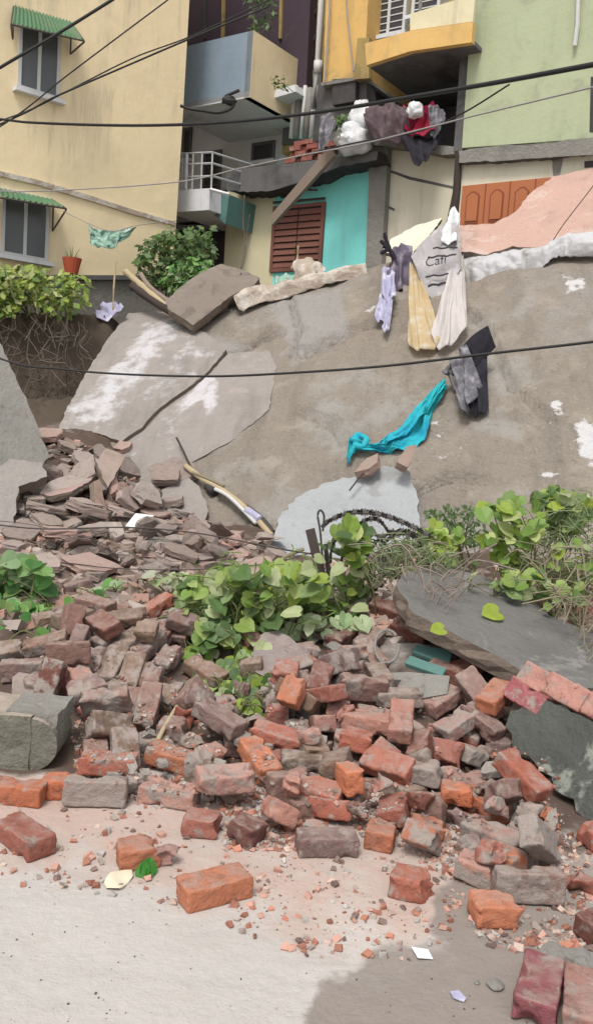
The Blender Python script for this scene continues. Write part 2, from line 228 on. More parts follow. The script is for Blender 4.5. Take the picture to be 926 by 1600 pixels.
BAKED = {'H':[(-0.183,2.71,0.037,0.0,-0.0,0.559),(-0.473,2.902,0.036,0.0,-0.0,0.349),(-0.37,2.894,0.029,0.0,-0.0,1.047),(-0.876,2.968,0.035,0.0,0.0,-0.733),(-1.025,3.317,0.037,0.0,0.0,-0.07),(-0.708,3.324,0.056,1.536,-0.0,0.07),(-0.871,3.393,0.036,0.0,-0.0,0.175),(-0.592,3.44,0.051,0.349,0.175,0.524),(-0.715,3.583,0.063,0.0,-0.0,0.0),(-0.428,3.384,0.039,0.0,0.0,-0.244),(-0.209,3.358,0.125,0.105,0.0,0.297),(-0.277,3.155,0.035,0.0,0.0,-0.105),(-0.098,3.108,0.045,0.175,0.0,1.047),(0.188,3.066,0.037,0.0,-0.0,0.14),(0.39,3.15,0.034,0.0,-0.0,1.326),(0.566,3.218,0.038,0.0,0.0,-0.209),(0.207,3.331,0.043,-0.436,-0.0,-0.175),(0.148,3.404,0.08,0.175,0.087,-0.349),(0.459,2.816,0.037,0.0,0.0,-0.314),(0.699,2.932,0.046,0.0,0.14,-0.436),(0.854,2.822,0.057,1.501,-0.0,0.035),(0.704,2.681,0.042,0.087,0.0,0.14),(0.816,3.185,0.041,0.07,-0.0,-0.768),(0.934,3.022,0.12,1.047,0.611,0.873),(0.752,2.294,0.038,0.0,-0.0,1.187),(0.86,2.242,0.038,0.0,-0.0,1.257),(1.03,2.618,0.038,0.0,-0.0,0.524),(0.982,3.471,0.174,0.0,0.419,-0.908),(0.726,3.488,0.073,0.0,0.0,-0.14),(0.546,3.291,0.126,0.0,-0.0,0.349),(0.455,3.605,0.126,0.611,0.0,-0.611),(0.608,3.577,0.121,0.087,0.0,-0.349),(0.86,3.886,0.089,-0.0,0.349,0.524),(0.799,4.379,0.178,-0.0,-0.314,0.663),(0.818,4.068,0.166,-0.0,-0.314,0.663),(1.013,4.18,0.28,0.0,-0.262,0.96),(0.943,4.093,0.178,0.0,0.349,-0.838),(0.525,3.834,0.246,0.0,-0.349,1.431),(0.384,3.896,0.209,0.0,0.0,-0.314),(0.324,3.736,0.18,0.0,0.0,-0.349),(0.564,4.277,0.212,0.0,-0.0,0.175),(-0.016,3.824,0.136,0.087,0.14,-0.279),(-0.089,3.692,0.082,-0.0,0.262,-1.082),(-0.285,3.856,0.195,-0.0,0.279,-0.559),(0.038,4.044,0.275,0.0,-0.873,1.047),(0.186,4.134,0.248,-0.0,-0.349,-0.873),(0.122,3.643,0.099,0.0,-0.0,0.07),(0.615,5.49,0.397,0.349,0.175,-0.489),(0.718,5.169,0.346,0.349,0.175,-0.489),(1.007,4.751,0.27,-0.0,-0.209,0.524),(0.865,4.625,0.254,0.0,0.175,-0.349),(-0.808,5.294,0.36,-0.0,-0.489,0.663),(-0.895,4.095,0.102,-0.0,-0.349,0.785),(-0.578,3.865,0.043,0.0,-0.0,0.349),(-0.405,3.902,0.062,0.0,-0.0,0.349),(-0.462,3.695,0.058,0.0,0.175,-0.209),(-1.002,4.488,0.225,-0.0,-0.559,1.396),(-0.897,4.481,0.217,-0.0,-0.524,1.361),(-0.787,4.433,0.198,0.0,-0.593,1.466),(-0.686,4.427,0.173,0.0,-0.593,1.501),(-0.744,4.08,0.129,-0.0,-0.489,1.431),(-0.643,4.094,0.144,0.0,-0.628,1.501),(-1.075,4.356,0.168,0.0,0.454,-0.908),(-0.993,4.288,0.161,-0.0,0.489,-0.873),(-0.911,4.27,0.126,0.0,-0.209,0.611),(-0.981,4.728,0.285,-0.0,-0.349,1.047),(-0.863,4.702,0.278,0.0,-0.384,1.082),(-0.752,4.703,0.271,0.0,-0.349,1.134),(-0.632,4.612,0.233,0.0,-0.436,1.222),(-0.603,4.953,0.309,-0.0,-0.436,1.396),(-0.695,4.905,0.315,0.0,-0.436,1.309),(-1.103,4.986,0.286,-0.0,-0.14,0.349),(-1.212,4.868,0.27,-0.0,-0.105,0.175),(-0.966,5.03,0.304,0.0,-0.14,0.436),(-0.574,4.266,0.138,-0.0,-0.349,1.309),(-0.829,4.932,0.299,0.0,-0.209,0.489)],'F':[None,(0.455,3.323,0.057,-0.343,-0.004,1.361),(1.72,3.28,0.046,-1.574,0.012,-0.045),(-0.504,3.966,0.092,0.194,0.004,-0.135),(0.195,3.528,0.042,0.01,-0.027,1.808),(-0.229,4.011,0.1,-0.136,-0.144,2.461),(1.086,3.397,0.034,0.011,-0.006,-0.566),None,(-0.292,4.213,0.139,0.007,-0.068,1.88),(0.789,3.945,0.061,-0.105,-0.062,2.483),(0.389,4.325,0.172,-0.137,-0.227,1.836),(-0.762,3.836,0.13,-0.914,-0.286,-2.454),(1.044,4.395,0.149,0.275,0.17,-0.572),(1.053,3.645,0.045,0.04,0.03,-1.237),(0.394,3.979,0.098,-0.045,-0.219,1.783),(-0.3,3.748,0.057,-0.132,0.074,-2.397),(0.532,3.545,0.042,-0.014,-0.016,2.384),(0.474,3.757,0.05,0.092,0.077,-0.526),(1.035,3.515,0.034,-0.011,0.003,2.905),(0.554,3.865,0.069,-0.108,0.147,-1.915),(0.724,3.876,0.096,-2.39,-0.062,-0.526),(0.668,3.664,0.058,-0.654,-0.043,1.202),(0.184,4.037,0.136,0.001,0.367,1.731),(-0.462,4.048,0.117,0.345,1.357,1.744),(1.026,4.199,0.099,0.226,0.19,-1.25),(1.005,3.802,0.13,1.333,-0.595,0.882),(1.183,4.26,0.123,0.128,-0.103,0.269),(0.744,3.756,0.04,-0.03,-0.04,2.729),(0.915,3.572,0.034,0.013,-0.022,0.754),(-0.073,3.586,0.035,-0.035,0.027,-2.693),(0.709,3.107,0.034,-0.0,0.012,-1.475),(1.026,4.045,0.089,0.132,-0.091,-0.278),None,None,None,(1.26,3.265,0.04,0.022,0.013,0.286),(0.257,3.717,0.054,0.1,0.045,-0.562),(0.143,3.72,0.131,0.071,0.117,-1.282),(-0.336,3.586,0.068,-0.734,-1.604,1.878),(-0.193,3.872,0.073,0.154,-0.011,0.157),None,(0.577,3.642,0.108,1.406,2.504,-0.583),(-0.15,4.12,0.104,-0.178,-0.088,-2.796),(-0.044,3.775,0.06,-0.016,-0.115,1.787),(0.288,3.905,0.073,0.099,0.132,-1.207),(0.836,3.467,0.04,-0.006,-0.001,2.051),(0.344,4.599,0.34,-0.177,-0.251,-0.805),(0.106,3.341,0.04,0.001,-0.007,0.454),(0.596,3.324,0.066,-0.451,-1.582,-1.613),(0.944,3.218,0.125,-1.573,-0.014,-0.832),None,None,(-0.282,3.946,0.164,0.733,-0.364,-0.157),None,(0.832,3.662,0.044,0.038,-0.021,0.48),(-0.662,3.654,0.103,0.077,0.999,-1.192),(0.948,3.924,0.076,-1.424,0.066,-0.535),(-0.233,3.435,0.08,0.012,-0.547,-3.117),None,None,None,(0.598,4.066,0.113,-1.635,-0.224,2.321),None,None,None,(0.157,3.878,0.073,-0.083,0.112,-2.261),(0.388,3.395,0.126,-0.575,0.29,-2.756),(0.321,3.96,0.171,0.32,-0.121,-0.333),(0.295,3.812,0.142,0.093,-0.003,-0.025),(0.325,3.522,0.033,-0.009,-0.02,0.889),(0.039,3.491,0.06,1.568,-0.015,0.421),(1.16,3.532,0.063,-0.025,-0.395,1.219),(0.839,3.478,0.11,-0.002,0.006,-2.914),(1.051,4.149,0.17,-0.187,-0.281,1.319),(0.289,3.918,0.227,0.21,0.271,-1.578),None,(0.033,3.897,0.087,-0.578,1.409,1.561),(0.497,4.489,0.19,0.102,-0.036,-0.189),None,(0.383,3.608,0.038,0.036,-0.05,0.889),(0.751,4.111,0.089,0.091,0.069,-0.099),(0.12,3.712,0.2,-0.137,3.136,-0.219),(0.976,3.225,0.042,-0.006,-0.013,-0.57),(0.71,3.357,0.033,-0.021,-0.003,-0.507),None,(0.073,4.016,0.097,0.04,0.187,-1.398),(0.234,3.563,0.136,-0.317,-0.02,1.377),(0.896,3.371,0.146,0.642,-0.058,-2.707),(0.324,3.278,0.09,-2.323,0.678,-0.206),(-0.789,3.685,0.051,0.018,0.08,-1.266),(0.516,3.999,0.146,-0.837,-0.582,2.022),(0.609,4.474,0.205,-0.034,-0.169,1.523),(0.578,2.466,0.041,0.009,-0.006,-2.694),None,(0.434,3.692,0.13,-0.574,2.784,0.945),(0.13,4.543,0.211,-0.112,-0.062,2.96),(0.5,3.904,0.185,-0.747,-2.968,-0.826),(0.218,4.333,0.178,1.772,0.112,-0.995),(-0.085,4.353,0.16,0.217,-0.222,0.616),(0.973,4.35,0.222,-2.481,0.526,-0.984),(0.708,4.013,0.091,-0.508,-1.732,1.744),(0.073,4.365,0.163,-0.03,0.367,-1.697),(0.444,4.173,0.133,-0.163,-0.084,3.003),(0.949,4.298,0.275,-0.664,-0.521,2.164),(0.127,4.199,0.14,-1.657,0.008,2.801),(-0.028,4.111,0.129,-0.274,1.42,1.499),(0.033,4.32,0.228,-0.335,0.153,-2.773),None,None,(0.381,4.242,0.259,1.807,0.029,0.132),(0.318,4.439,0.226,0.092,-0.466,-1.279),(1.147,4.474,0.18,-0.199,-0.256,2.176),(0.614,3.773,0.138,1.855,0.3,-1.923),(0.046,4.677,0.229,0.022,-0.014,0.476),(0.168,4.255,0.283,-0.196,0.509,-1.816),(0.479,4.467,0.258,-0.067,-0.085,1.715),(0.001,4.289,0.299,-0.367,0.009,3.119),(-0.033,4.187,0.158,-1.386,0.519,0.298),(0.273,4.442,0.321,1.76,0.437,2.491),(0.259,4.16,0.174,-0.02,-0.375,-1.573),(0.065,4.127,0.236,0.338,-0.351,2.686),None,(1.096,4.279,0.265,-1.313,-0.335,-1.587),(0.903,4.129,0.088,0.093,-0.17,1.13),(-0.826,4.0,0.188,2.033,-0.171,0.098),(-0.179,4.573,0.218,1.316,0.22,3.065),(-0.948,4.143,0.194,0.354,-0.309,0.286),(-0.523,6.164,0.394,1.521,-0.114,-2.164),(-1.354,5.563,0.396,-3.12,-0.27,0.487),(-1.241,4.32,0.142,0.17,-0.173,1.134),(-0.207,4.373,0.167,1.852,-1.723,0.525),(-1.319,5.136,0.312,0.154,-0.159,0.564),(-0.423,4.574,0.188,0.213,0.229,-0.634),None,(-0.452,4.22,0.166,-0.837,0.198,-1.797),(-1.502,4.637,0.206,0.406,-0.103,0.552),(-1.35,4.448,0.172,1.71,-0.111,-0.039),(-1.215,4.904,0.35,-0.055,-0.098,0.726),(-1.103,4.549,0.29,1.73,-0.591,1.514),(-0.598,4.873,0.379,0.518,0.303,0.063),(-1.178,5.112,0.313,0.066,-0.162,1.327),(-1.208,4.622,0.214,0.026,0.374,-2.279),(-1.098,4.362,0.302,-1.482,0.038,-2.843),None,(-1.003,5.216,0.336,0.089,0.17,-1.061),(-1.421,5.059,0.289,0.138,-0.119,0.57),None,(-1.703,4.546,0.193,-0.146,-0.168,2.141),(-1.18,4.048,0.101,-3.006,0.079,0.024),(-1.462,4.057,0.106,-2.856,0.11,-0.448),(-0.399,4.124,0.186,-0.551,-0.691,-2.776),(-0.914,4.869,0.372,-0.443,0.231,2.969),(-1.147,4.201,0.187,-0.262,2.061,1.174),(-1.281,4.604,0.272,0.228,-0.3,0.124),(-1.186,4.78,0.364,-0.538,1.0,-1.57),(-1.138,5.104,0.39,-0.152,-0.087,2.775),(-0.762,4.681,0.363,0.075,-0.453,1.525),(-1.001,4.723,0.37,-0.48,-3.021,-0.864),(1.548,3.052,0.043,0.004,-0.008,-1.705),(0.834,3.284,0.116,-0.535,0.64,0.487),None,(0.529,3.087,0.073,2.515,0.134,-0.458),(0.443,3.007,0.052,-0.734,-0.008,2.708),(0.652,3.514,0.033,0.027,-0.003,1.071),(0.018,3.2,0.076,-0.236,0.509,0.302),(0.055,3.337,0.123,-1.577,-0.004,1.612),(0.817,3.015,0.042,-0.006,0.006,2.376),(0.278,3.396,0.146,1.495,0.041,1.924),None,(0.453,2.943,0.087,0.728,0.1,-0.536),(0.752,2.928,0.115,0.136,-0.058,0.9),(0.309,3.4,0.045,-1.554,-0.007,-1.633),(0.151,3.166,0.035,-0.011,0.017,-2.95),(1.062,2.908,0.032,0.005,-0.001,-0.006),(1.442,5.259,0.361,0.261,0.002,0.675),(1.505,5.437,0.355,0.107,-0.017,-0.317),(1.332,5.373,0.363,-0.202,-0.058,-0.829),(1.364,6.086,0.388,-1.394,0.088,-0.109),(1.644,6.278,0.383,0.006,-0.187,1.689),None,(0.142,7.094,0.439,-0.175,0.026,1.036),(2.135,6.949,0.477,-0.174,1.471,2.348),(1.726,5.599,0.36,-0.039,0.03,0.619),(1.869,6.647,0.422,-0.041,0.036,-2.532),(2.362,6.631,0.399,-0.158,3.09,0.885),(1.847,6.328,0.397,-1.597,0.079,-1.342),(1.818,6.075,0.39,-0.002,-0.032,0.49),(1.913,6.509,0.426,1.42,3.002,0.22),(1.919,5.792,0.382,-0.024,0.107,-1.579),(2.878,5.32,0.364,1.479,-0.009,-0.53),(1.962,5.757,0.456,0.11,0.007,0.149),(1.996,6.011,0.438,-3.054,0.397,-0.649),(2.201,6.029,0.401,0.013,0.018,-2.532),(-0.072,4.782,0.23,0.177,-0.016,-0.471),(0.338,4.824,0.239,0.193,-0.086,0.256),(0.307,5.072,0.297,-0.135,3.004,1.019),(0.094,4.837,0.255,0.32,-0.115,0.458),(0.329,4.629,0.248,0.028,2.837,-1.336),(0.458,4.74,0.29,-0.261,-0.493,2.199),(0.037,4.442,0.266,0.797,2.701,0.1),(-0.207,4.923,0.276,-0.087,-2.724,-0.967),(0.472,5.062,0.294,0.158,-0.241,1.028),None],'S':[(-1.384,8.234,0.55,0.129,0.18,0.168),(-1.351,7.262,0.479,0.061,-0.041,1.297),(-1.792,8.547,0.718,-0.537,0.053,-2.11),(-1.627,6.741,0.482,-0.105,0.438,1.69),(-1.808,8.428,0.743,0.401,0.295,0.25),(-2.021,6.151,0.386,-0.149,-0.036,2.569),(-2.231,7.226,0.468,-0.027,-0.041,-2.986),(-1.98,6.696,0.385,-0.115,-0.05,-2.402),(-2.325,8.837,0.971,-0.464,3.074,1.096),(-1.508,7.987,0.548,0.018,-0.069,-2.912),(-2.517,7.609,0.527,0.374,0.015,-0.369),(-1.718,6.397,0.391,-0.062,-0.086,1.432),(-1.769,5.99,0.391,0.051,-0.193,1.322),(-1.883,9.286,0.918,-0.495,-2.869,0.862),(-1.593,6.677,0.425,1.415,-0.123,-0.004),(-3.218,7.818,0.563,-0.286,-0.142,2.594),(-0.862,6.614,0.401,0.118,0.105,-0.153),(-2.014,7.681,0.511,0.171,-0.238,0.923),(-0.209,6.616,0.395,0.178,0.249,-1.629),(-0.285,6.522,0.42,0.21,-0.243,0.566),(-0.279,6.83,0.43,-0.161,-0.158,1.201),(-1.615,7.253,0.535,0.027,-0.118,0.479),(-1.202,7.655,0.479,-0.112,0.019,-2.038),(-0.335,6.657,0.395,-0.043,-0.274,1.514),(-0.188,6.999,0.482,0.336,0.319,0.284),(-1.712,7.407,0.482,0.085,0.093,-1.733),(-0.977,8.335,0.509,-0.349,0.075,-1.042),(-0.856,7.891,0.518,-1.546,-0.01,0.377),(-2.278,7.389,0.518,2.655,-0.157,-0.204),(-1.924,7.438,0.519,0.308,-0.393,0.068),(-2.237,7.879,0.561,-0.385,0.151,-2.195),(-0.874,6.713,0.478,0.041,-0.156,2.395),(-1.777,7.879,0.571,-0.159,0.129,-1.214),(-0.653,6.619,0.394,0.039,-0.125,0.388),(-1.347,5.99,0.388,0.029,-0.03,0.273),(-2.693,9.307,1.177,0.323,0.027,0.194),(-1.468,7.74,0.533,-0.175,0.112,-1.759),(-0.921,8.314,0.54,-0.339,0.113,-0.935),(-1.111,8.168,0.495,0.003,0.102,-0.483),(-1.311,6.781,0.405,-2.965,0.06,0.118),(-1.989,9.982,1.106,-0.428,0.362,-2.59),(-2.135,9.394,1.075,0.418,-0.308,1.625),(-1.693,8.997,0.759,-0.517,-0.008,-1.829),(-1.603,6.254,0.424,-0.211,-0.156,-2.942),(-0.147,6.889,0.488,0.072,0.488,-0.479),(-1.665,8.478,0.647,-2.96,0.046,-0.132),(-2.369,7.968,0.634,-0.164,-0.249,1.552),(-1.417,6.194,0.434,-0.239,-0.112,-2.732),(-2.202,7.066,0.491,-0.676,0.064,-2.855),(-1.054,6.427,0.377,3.128,0.049,0.514),(-1.51,8.776,0.645,-0.259,-0.343,-2.696),(-1.689,5.991,0.457,0.236,0.137,-0.741),(-2.469,7.759,0.609,-0.254,-0.061,2.353),(-2.397,7.674,0.522,-0.028,0.373,-1.978),(-1.897,6.98,0.532,0.048,-0.002,2.447),(-1.422,6.471,0.457,0.005,-0.406,-1.439),(-2.174,6.821,0.418,0.042,0.053,-1.155),(-2.096,7.399,0.567,-0.232,0.146,-1.251),(-1.421,7.028,0.454,0.203,-0.004,0.057),(-1.937,8.547,0.729,0.412,-0.358,1.618),(-1.447,7.069,0.555,0.09,0.597,-1.109),(-1.304,8.243,0.58,-0.199,0.04,-1.691),(-0.98,6.464,0.416,-0.05,0.011,-0.558),(-2.095,8.442,0.717,0.212,-0.39,1.483),(-1.972,6.314,0.369,-0.037,-3.076,-0.985),(-0.863,7.626,0.547,-1.639,-0.003,2.45),(-1.968,8.086,0.594,-0.233,0.184,-2.048),(-2.174,7.585,0.525,0.051,0.3,-1.441),(-1.696,6.873,0.484,3.077,-0.386,-0.64),(-1.866,7.52,0.504,0.033,0.346,-1.544),(-2.296,8.641,0.866,0.08,0.57,-0.912),(-2.161,7.636,0.636,-0.06,0.222,0.173),(-1.531,7.797,0.633,-0.331,-0.041,-1.365),(-1.489,8.787,0.689,-0.176,-0.391,-2.927),(-1.133,8.692,0.541,-0.162,-0.116,-1.671),(-0.572,7.593,0.504,0.063,-0.093,0.343),(-2.118,7.882,0.598,-2.713,-0.243,0.866),(-2.096,8.921,0.935,0.597,-0.026,1.01),(-2.323,7.853,0.672,-0.24,-0.062,2.853),(-0.727,6.849,0.42,-0.104,-0.007,-2.908),(-2.384,9.093,1.1,-0.285,-0.388,2.756),(-1.46,8.922,0.722,-0.345,-0.263,-1.409),(-2.656,9.242,1.207,0.32,-0.055,0.439),(-1.813,8.377,0.789,-0.43,0.249,-1.797),(-2.115,8.794,0.99,-0.19,-0.396,2.821),(-2.778,7.855,0.598,-2.996,0.473,-1.185),(-2.009,8.711,0.841,0.46,0.07,0.636),(-1.792,7.611,0.65,0.103,-2.95,-0.012),(-2.154,8.119,0.752,0.708,-0.265,0.963),(-1.654,8.313,0.752,0.945,-0.05,1.358),(-1.31,9.465,0.874,-0.612,-3.039,-0.323),(-2.058,8.506,0.894,-0.357,2.463,1.176),(-2.274,8.34,0.73,-2.785,0.299,-0.146),(-1.556,8.204,0.725,-0.945,0.081,-1.761),(-1.417,9.327,0.866,0.51,0.367,-0.749),(-1.407,8.293,0.746,0.745,-0.017,1.337),(-1.749,8.233,0.635,0.165,-2.972,-0.608),(-1.786,9.176,0.908,-0.803,-0.103,-2.117),(-2.345,8.186,0.729,0.759,0.03,0.154),(-1.23,9.008,0.633,-2.92,0.105,-1.5),(-1.872,7.935,0.655,0.052,0.203,-0.083),(-2.445,8.404,0.883,-0.095,-3.045,-0.425),(-1.257,7.436,0.599,-0.01,0.251,1.833),(-0.412,6.962,0.455,0.165,0.093,-0.483),(-1.186,7.223,0.595,-0.827,-1.013,-0.34),(-0.22,7.303,0.47,-0.008,-0.009,2.41),(-1.2,7.92,0.571,0.982,-2.999,-0.445),(-1.198,6.922,0.469,-0.133,-0.102,2.481),(-0.779,6.919,0.529,-0.085,-3.083,-0.298),(-0.414,6.783,0.418,1.536,0.122,-1.911),(-0.844,7.484,0.51,0.179,0.03,-0.782),(-0.818,7.264,0.5,0.04,-0.152,0.754),(-0.986,7.378,0.48,-0.074,-0.107,2.374),(-0.675,6.832,0.606,-0.667,-0.339,-2.367),(-1.064,7.002,0.465,-0.03,-0.042,-1.365),(-1.232,6.568,0.404,-1.429,-0.016,1.407),(-0.223,7.373,0.542,0.012,-0.002,0.234),(-1.112,6.769,0.427,0.191,0.069,-0.813),(-0.587,6.72,0.507,-0.234,-0.213,-2.435),(-0.996,6.234,0.415,-0.025,0.091,-2.487),(-0.817,7.065,0.492,-0.879,1.389,1.02),(-0.649,7.081,0.488,0.031,-0.158,-1.59),(-0.605,7.125,0.605,-0.184,-0.517,-1.173),(-0.542,6.37,0.45,0.378,2.93,-0.273),(-0.489,7.363,0.5,1.588,-0.148,1.975),(-1.029,7.126,0.581,3.135,0.073,0.736),(-0.233,6.955,0.605,0.1,-0.036,-1.095),(-1.147,6.735,0.502,0.027,0.202,-1.909),(-0.494,3.582,0.08,-0.012,-3.104,-1.101),(0.991,3.625,0.11,0.525,-0.449,-0.557),(0.369,3.797,0.036,0.053,0.113,-1.267),(1.068,3.653,0.108,-0.043,-0.026,2.001),(-0.158,3.795,0.119,0.142,-0.014,0.021),(-0.052,3.788,0.114,0.024,-0.114,1.439),(-0.781,3.937,0.133,0.503,-0.86,-1.71),(0.578,3.429,0.042,0.663,1.575,0.202),(0.899,3.639,0.119,-0.044,0.406,-2.839),(-0.671,3.531,0.029,-0.007,-0.013,0.405),(0.175,3.856,0.123,-0.081,-0.113,2.142),(-0.249,3.569,0.055,0.435,-1.589,2.416),(1.066,3.314,0.049,0.005,0.742,-2.136),(0.968,3.346,0.044,-0.894,-0.01,-0.57),(-0.604,3.877,0.08,0.112,-2.238,1.722),(-0.616,3.541,0.078,0.185,0.385,-1.102),(0.968,3.442,0.059,-0.545,1.551,0.228),(-0.629,3.938,0.058,-0.165,0.076,-2.969),(0.708,3.612,0.017,-0.04,-0.011,2.878),(1.02,3.537,0.12,1.58,-0.007,0.16),(0.352,3.776,0.072,-0.114,-0.05,2.597),(-0.2,3.669,0.029,-0.058,-3.102,-0.557),(-0.556,3.54,0.034,-0.167,-1.561,-2.538),(0.281,3.581,0.052,-0.212,1.528,1.084),(2.312,6.773,0.421,0.108,-0.108,1.637),(1.717,5.85,0.375,0.045,-0.066,0.354),(1.256,6.321,0.386,3.092,-0.225,1.079),(2.2,6.813,0.423,1.663,0.029,1.397),(2.052,6.582,0.422,3.125,-0.034,0.374),(1.494,5.949,0.36,3.112,-0.049,-0.092),(0.956,6.384,0.366,0.05,0.078,0.314),(1.653,5.707,0.359,-3.071,0.11,0.095)]}
# ------------------------------------------------------------------ scene, helpers
sc = bpy.context.scene
col = sc.collection
rnd = random.Random(5)
def lin(r, g, b):
    f = lambda c: c/12.92 if c <= .04045 else ((c+.055)/1.055)**2.4
    return (f(r/255), f(g/255), f(b/255))
def tag(o, label=None, cat=None, group=None, kind=None):
    if label: o['label'] = label
    if cat: o['category'] = cat
    if group: o['group'] = group
    if kind: o['kind'] = kind
    return o
def empty(name, loc, label, cat, group=None):
    o = bpy.data.objects.new(name, None); col.objects.link(o); o.location = loc; o.empty_display_size = .1
    return tag(o, label, cat, group)
class MB:
    def __init__(s): s.v = []; s.f = []; s.c = []; s.m = []
    def add(s, vs, fs, c=None, mi=0):
        k = len(s.v); s.v += [tuple(v) for v in vs]
        for f in fs: s.f.append(tuple(i+k for i in f)); s.c.append(c); s.m.append(mi)
    def hexa(s, p, c=None, mi=0):  # 4 bottom, 4 top
        s.add(p, [(3,2,1,0),(4,5,6,7),(0,1,5,4),(1,2,6,5),(2,3,7,6),(3,0,4,7)], c, mi)
    def prism(s, pts, d, c=None, mi=0):
        pts = [Vector(p) for p in pts]; m = len(pts); d = Vector(d)
        s.add(pts+[p+d for p in pts], [tuple(range(m)), tuple(range(2*m-1, m-1, -1))]+[(i, (i+1) % m, (i+1) % m+m, i+m) for i in range(m)], c, mi)
    def tube(s, pts, r, n=6, c=None, cap=True, mi=0):
        pts = [Vector(p) for p in pts]; k = len(s.v); rr = r if isinstance(r, (list, tuple)) else [r]*len(pts)
        for i, p in enumerate(pts):
            t = (pts[min(i+1, len(pts)-1)]-pts[max(i-1, 0)]).normalized()
            a = t.cross(Vector((0, 0, 1)));  a = a if a.length > .05 else t.cross(Vector((1, 0, 0)))
            a.normalize(); b = t.cross(a)
            for j in range(n):
                q = 2*math.pi*j/n; s.v.append(tuple(p+(a*math.cos(q)+b*math.sin(q))*rr[i]))
        for i in range(len(pts)-1):
            for j in range(n):
                s.f.append((k+i*n+j, k+i*n+(j+1) % n, k+(i+1)*n+(j+1) % n, k+(i+1)*n+j)); s.c.append(c); s.m.append(mi)
        if cap:
            s.f.append(tuple(k+j for j in range(n-1, -1, -1))); s.c.append(c); s.m.append(mi)
            s.f.append(tuple(k+(len(pts)-1)*n+j for j in range(n))); s.c.append(c); s.m.append(mi)
    def build(s, name, mats, parent=None, org=None, smooth=False, fix=True):
        if not isinstance(mats, (list, tuple)): mats = [mats]
        if org is None:
            if parent is not None: org = parent.matrix_basis.translation if parent.parent is None else Vector(parent['_w'])
            else:
                n = len(s.v); org = Vector((sum(v[0] for v in s.v)/n, sum(v[1] for v in s.v)/n, min(v[2] for v in s.v)))
        org = Vector(org); me = bpy.data.meshes.new(name)
        me.from_pydata([(v[0]-org.x, v[1]-org.y, v[2]-org.z) for v in s.v], [], s.f)
        for m in mats: me.materials.append(m)
        if any(c is not None for c in s.c):
            at = me.color_attributes.new('Col', 'FLOAT_COLOR', 'CORNER'); data = []
            for f, c in zip(s.f, s.c): data += list((*(c or (1, 1, 1)), 1))*len(f)
            at.data.foreach_set('color', data)
        me.polygons.foreach_set('material_index', s.m)
        if smooth: me.polygons.foreach_set('use_smooth', [True]*len(s.f))
        me.validate(); me.update()
        if fix:
            bm = bmesh.new(); bm.from_mesh(me); bmesh.ops.recalc_face_normals(bm, faces=bm.faces); bm.to_mesh(me); bm.free()
        o = bpy.data.objects.new(name, me); col.objects.link(o)
        if parent is not None: o.parent = parent
        else: o.location = org
        if parent is not None and parent.parent is None and parent.type == 'MESH': pass
        return o
def part(mb, name, mat, parent, **k): return mb.build(name, mat, parent, org=root_org(parent), **k)
def root_org(o):
    p = Vector((0, 0, 0))
    while o is not None: p += o.location; o = o.parent
    return p
